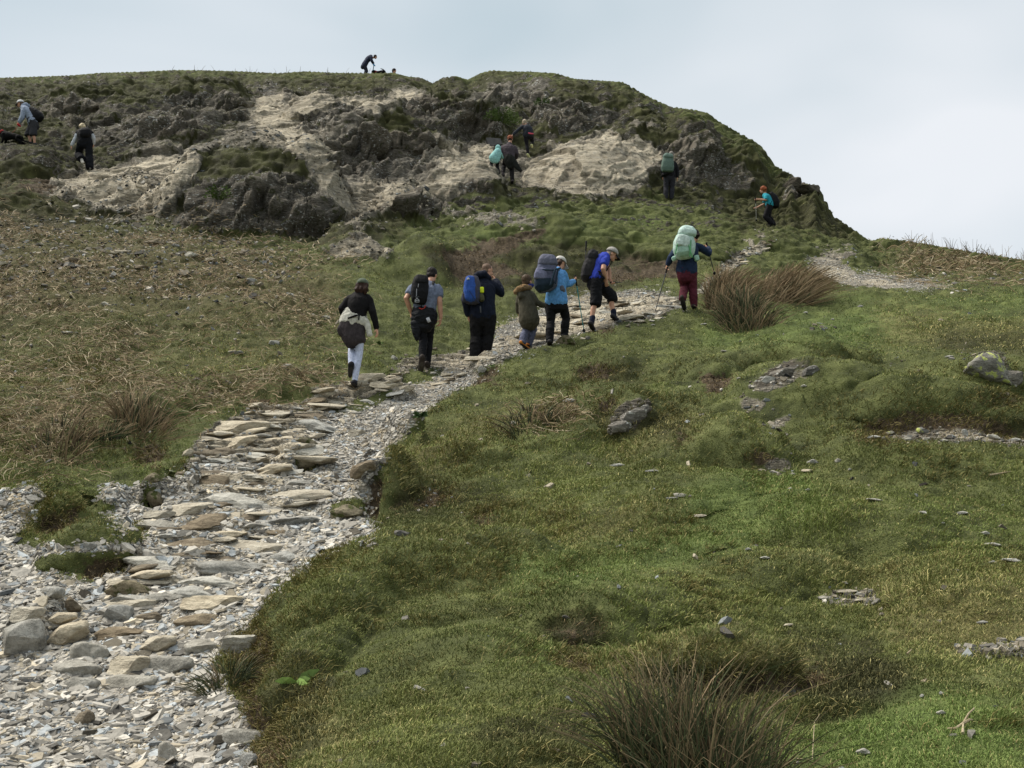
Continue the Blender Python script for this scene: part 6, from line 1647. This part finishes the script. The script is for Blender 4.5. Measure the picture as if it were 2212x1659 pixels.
k_.line('white_strap', [(445, 292, -.2), (462, 345, -.12)], .018, (210, 210, 212)); k_.straps((60, 66, 64))
# ---- 15 woman with ginger hair
fr = Frame('F', (1590, 1022), 40.2)
p = Person(fr, 'person with curly ginger hair in teal top leaning on a pole near the right skyline', dict(head=(1478, 622, .0), neck=(1502, 662, .0), shL=(1512, 694, -.17), shR=(1505, 690, .17), elL=(1512, 735, -.22), wrL=(1425, 728, -.2), elR=(1495, 780, .22), wrR=(1415, 818, .2), hipL=(1555, 800, -.10), hipR=(1548, 795, .10), knL=(1505, 925, -.10), anL=(1578, 1005, -.12), toeL=(1540, 1022, -.12), knR=(1540, 925, .10), anR=(1600, 1015, .10), toeR=(1562, 1030, .10)), 545, face=(-.95, .15, -.05), body=(-.95, .2, 0), near=False, group=CRG)
p.body(handdir={'L': (1385, 732, -.2), 'R': (1368, 832, .2)}, curl={'L': 1.0})
p.hair((150, 82, 48), .03, 1.12, curly=.018)
p.top((46, 150, 168), 'top', sleeve=.8, grow=.020, fold=.010, lo=.0); p.legs((24, 23, 27), 'trousers', grow=.022, fold=.010, flare=.02); p.shoes((36, 34, 36))
k_ = Pack(p, 'black backpack on the woman with ginger hair', group='backpacks')
k_.bag('main_bag', [(1560, 665, 26), (1595, 710, 40), (1618, 770, 44), (1622, 815, 34)], (24, 24, 28), [.13, .16, .17, .13], .0, lat=(1, 0, .4)); k_.straps((24, 24, 28))
pole(fr, (1395, 718), (1405, 980), 'pale trekking pole of the woman with ginger hair', (150, 150, 140), dza=-.2, dzb=-.15)
# ---- 16 man on the summit, 17 child behind the skyline
fr = Frame('G', (720, 680), 61.3, force=True)
p = Person(fr, 'person in a dark navy jacket stooping on the skyline with a blue dog lead', dict(head=(948, 296, .0), neck=(888, 318, .0), shL=(820, 300, .20), shR=(838, 290, -.20), elL=(870, 410, .22), wrL=(895, 455, .2), elR=(862, 405, -.22), wrR=(900, 450, -.12), hipL=(672, 500, .12), hipR=(680, 505, -.12), knL=(720, 640, .12), anL=(700, 800, .1), toeL=(760, 830, .1), knR=(735, 640, -.1), anR=(690, 800, -.1), toeR=(760, 830, -.1)), 700, face=(.88, .1, -.35), body=(.95, .1, 0), near=False)
p.body(handdir={'R': (918, 490, -.1)}, curl={'R': 1.1}); p.hair((44, 42, 50), 0, 1.04)
p.top((48, 54, 74), 'jacket', grow=.030, fold=.013, lo=-.18); p.legs((44, 46, 58), 'trousers', grow=.022, fold=.010, flare=.02); p.shoes((40, 40, 42))
frs = fr
fr = Frame('G', (1415, 690), 62.6, force=True)
p = Person(fr, 'child with dark hair whose head alone shows over the skyline', dict(head=(1415, 642, .0), neck=(1408, 715, .0), shL=(1350, 760, .0), shR=(1470, 760, .0), elL=(1330, 860, .0), wrL=(1345, 950, .1), elR=(1490, 860, .0), wrR=(1480, 950, .1), hipL=(1375, 960, 0), hipR=(1445, 960, 0), knL=(1375, 1090, .05), anL=(1375, 1220, 0), toeL=(1400, 1240, .12), knR=(1445, 1090, .05), anR=(1445, 1220, 0), toeR=(1470, 1240, .12)), 660, face=(.8, -.45, -.1), body=(.8, -.4, 0), near=False, headk=1.25)
p.body(); p.hair((30, 26, 30), 0, 1.1); p.top((70, 60, 62), 'jacket', grow=.02); p.legs((40, 40, 46), 'trousers', grow=.012); p.shoes((40, 40, 42))

# ---- dogs
def dog(fr, label, K, k, tail, coat=(20, 19, 20)):
    """K: named points; one continuous body, collar as a part"""
    P_ = {n: fr.P(*v) for n, v in K.items()}
    base = P_['fl'].copy(); rt = empty('dog', base); rt['_base'] = [float(v) for v in base]
    tag(rt, label, 'dog')
    g = Geo(); up = np.array([0, 0, 1.0])
    f = unit(P_['chest'] - P_['rump']); sd = unit(np.cross(f, up))
    mid = (P_['chest'] + P_['rump']) / 2 + up * .01 * k
    g.tube([P_['rump'] - f * .04 * k, P_['rump'] * .7 + P_['chest'] * .3 - up * -.02 * k, mid, P_['chest'] * .8 + P_['rump'] * .2 - up * .03 * k, P_['chest'] + f * .05 * k], [.085 * k, .10 * k, .095 * k, .12 * k, .10 * k], [.10 * k, .105 * k, .11 * k, .15 * k, .13 * k], lat=sd, seg=14)
    g.tube([P_['chest'], P_['head'] - f * .06 * k], [.10 * k, .07 * k], seg=12)
    hf = unit(P_['nose'] - P_['head'])
    g.ell(P_['head'], (.085 * k, .085 * k, .085 * k))
    g.tube([P_['head'] + hf * .03 * k, P_['nose']], [.055 * k, .036 * k], [.05 * k, .032 * k], seg=10)
    for s_ in (-1, 1):
        e = P_['head'] + sd * s_ * .07 * k + up * .03 * k
        g.tube([e, e + sd * s_ * .02 * k - up * .09 * k - hf * .02 * k], [.030 * k, .022 * k], [.012 * k, .010 * k], lat=hf)
        a = P_['chest'] + sd * s_ * .08 * k; ft = P_['fl'] + sd * s_ * .08 * k
        g.tube([a - up * .02 * k, a * .5 + ft * .5 - f * .03 * k, ft + up * .04 * k, ft + f * .05 * k], [.065 * k, .042 * k, .028 * k, .034 * k], seg=10)
        a = P_['rump'] + sd * s_ * .075 * k; ft = P_['hl'] + sd * s_ * .08 * k
        kn = a * .6 + ft * .4 + f * .08 * k; hk_ = a * .28 + ft * .72 - f * .09 * k
        g.tube([a, kn, hk_, ft + up * .02 * k, ft + f * .05 * k], [.095 * k, .062 * k, .034 * k, .026 * k, .034 * k], seg=10)
    g.tube([P_['rump'] - f * .08 * k] + [fr.P(*q) for q in tail], [.036 * k] + [.026 * k] * (len(tail) - 1) + [.012 * k], seg=8)
    solid('body', g, fabric('dogcoat', coat, .45, .9, .4), rt, .013, 2, fold=.005, fscale=22)
    part_tube('collar', [P_['chest'] * .5 + P_['head'] * .5 - f * .045 * k, P_['chest'] * .5 + P_['head'] * .5 - f * .015 * k], [.092 * k, .090 * k], fabric('collar', (150, 40, 40)), rt, seg=14)
    return P_
D1 = dog(lead8, 'black dog climbing ahead of its owner, cut by the left edge of the picture', dict(rump=(290, 800, -.25), chest=(70, 745, -.2), head=(-40, 670, -.2), nose=(-110, 690, -.2), fl=(40, 900, -.2), hl=(330, 900, -.25)), 1.05, [(350, 835, -.25), (400, 852, -.25), (435, 858, -.25)])
D2 = dog(frs, 'black dog mostly hidden behind the skyline beside the stooping man', dict(rump=(1150, 672, .5), chest=(985, 700, .5), head=(900, 655, .45), nose=(862, 668, .4), fl=(960, 830, .5), hl=(1170, 820, .5)), .95, [(1180, 640, .5), (1130, 600, .5), (1076, 582, .5)])
def lead(A, B, rgb, label, r, handle=None):
    A = np.asarray(A); B = np.asarray(B); rt = empty('dog_lead', A); rt['_base'] = [float(v) for v in A]; tag(rt, label, 'dog lead')
    m = (A + B) / 2 - np.array([0, 0, .06])
    part_tube('cord', [A, A * .6 + m * .4, m, m * .4 + B * .6, B], r, fabric('lead%d_%d_%d' % rgb, rgb), rt, seg=6)
    part_tube('handle', [A + np.array([-.03, 0, .02]), A + np.array([.05, 0, -.05])], [.035, .03], fabric('lead%d_%d_%d' % rgb, rgb), rt, seg=8)
lead(lead8.P(278, 600, -.22), D1['chest'] * .6 + D1['rump'] * .4 + np.array([0, 0, .1]), (170, 30, 38), 'red dog lead in the hand of the man in grey hoodie', .006)
lead(frs.P(912, 490, -.12), frs.P(885, 640, .4), (70, 165, 225), 'bright blue dog lead hanging from the stooping man on the skyline', .020)

# ---- slate slab fixed on the crag
fr = Frame('E', (600, 640), 41.5)
loc, nrm = hit(*fr.px(620, 640))
fr.Y = loc[1] - .25
cs4 = [fr.P(450, 515, .25), fr.P(735, 530, .25), fr.P(775, 650, 0), fr.P(515, 692, 0)]
nq = unit(np.cross(cs4[1] - cs4[0], cs4[3] - cs4[0])); nq = nq if nq[1] < 0 else -nq
Vs = [c + nq * .05 for c in cs4] + [c - nq * .18 for c in cs4]
pq = mesh_obj('memorial_slab', Vs, [(0, 1, 2, 3), (7, 6, 5, 4), (0, 4, 5, 1), (1, 5, 6, 2), (2, 6, 7, 3), (3, 7, 4, 0)], None, smooth=False)
bv = pq.modifiers.new('b', 'BEVEL'); bv.width = .015; bv.segments = 2
km = NB('dark_slate'); km.col(km.ramp(km.noise(8, 5, .6), [(.3, (.022, .023, .024)), (.7, (.05, .051, .053))])); km.b.inputs['Roughness'].default_value = .95; pq.data.materials.append(km.m)
tag(pq, 'flat dark grey slate slab fixed to the rock above the turquoise coat', 'plaque')
for o in bpy.data.objects:
    if '_base' in o: del o['_base']
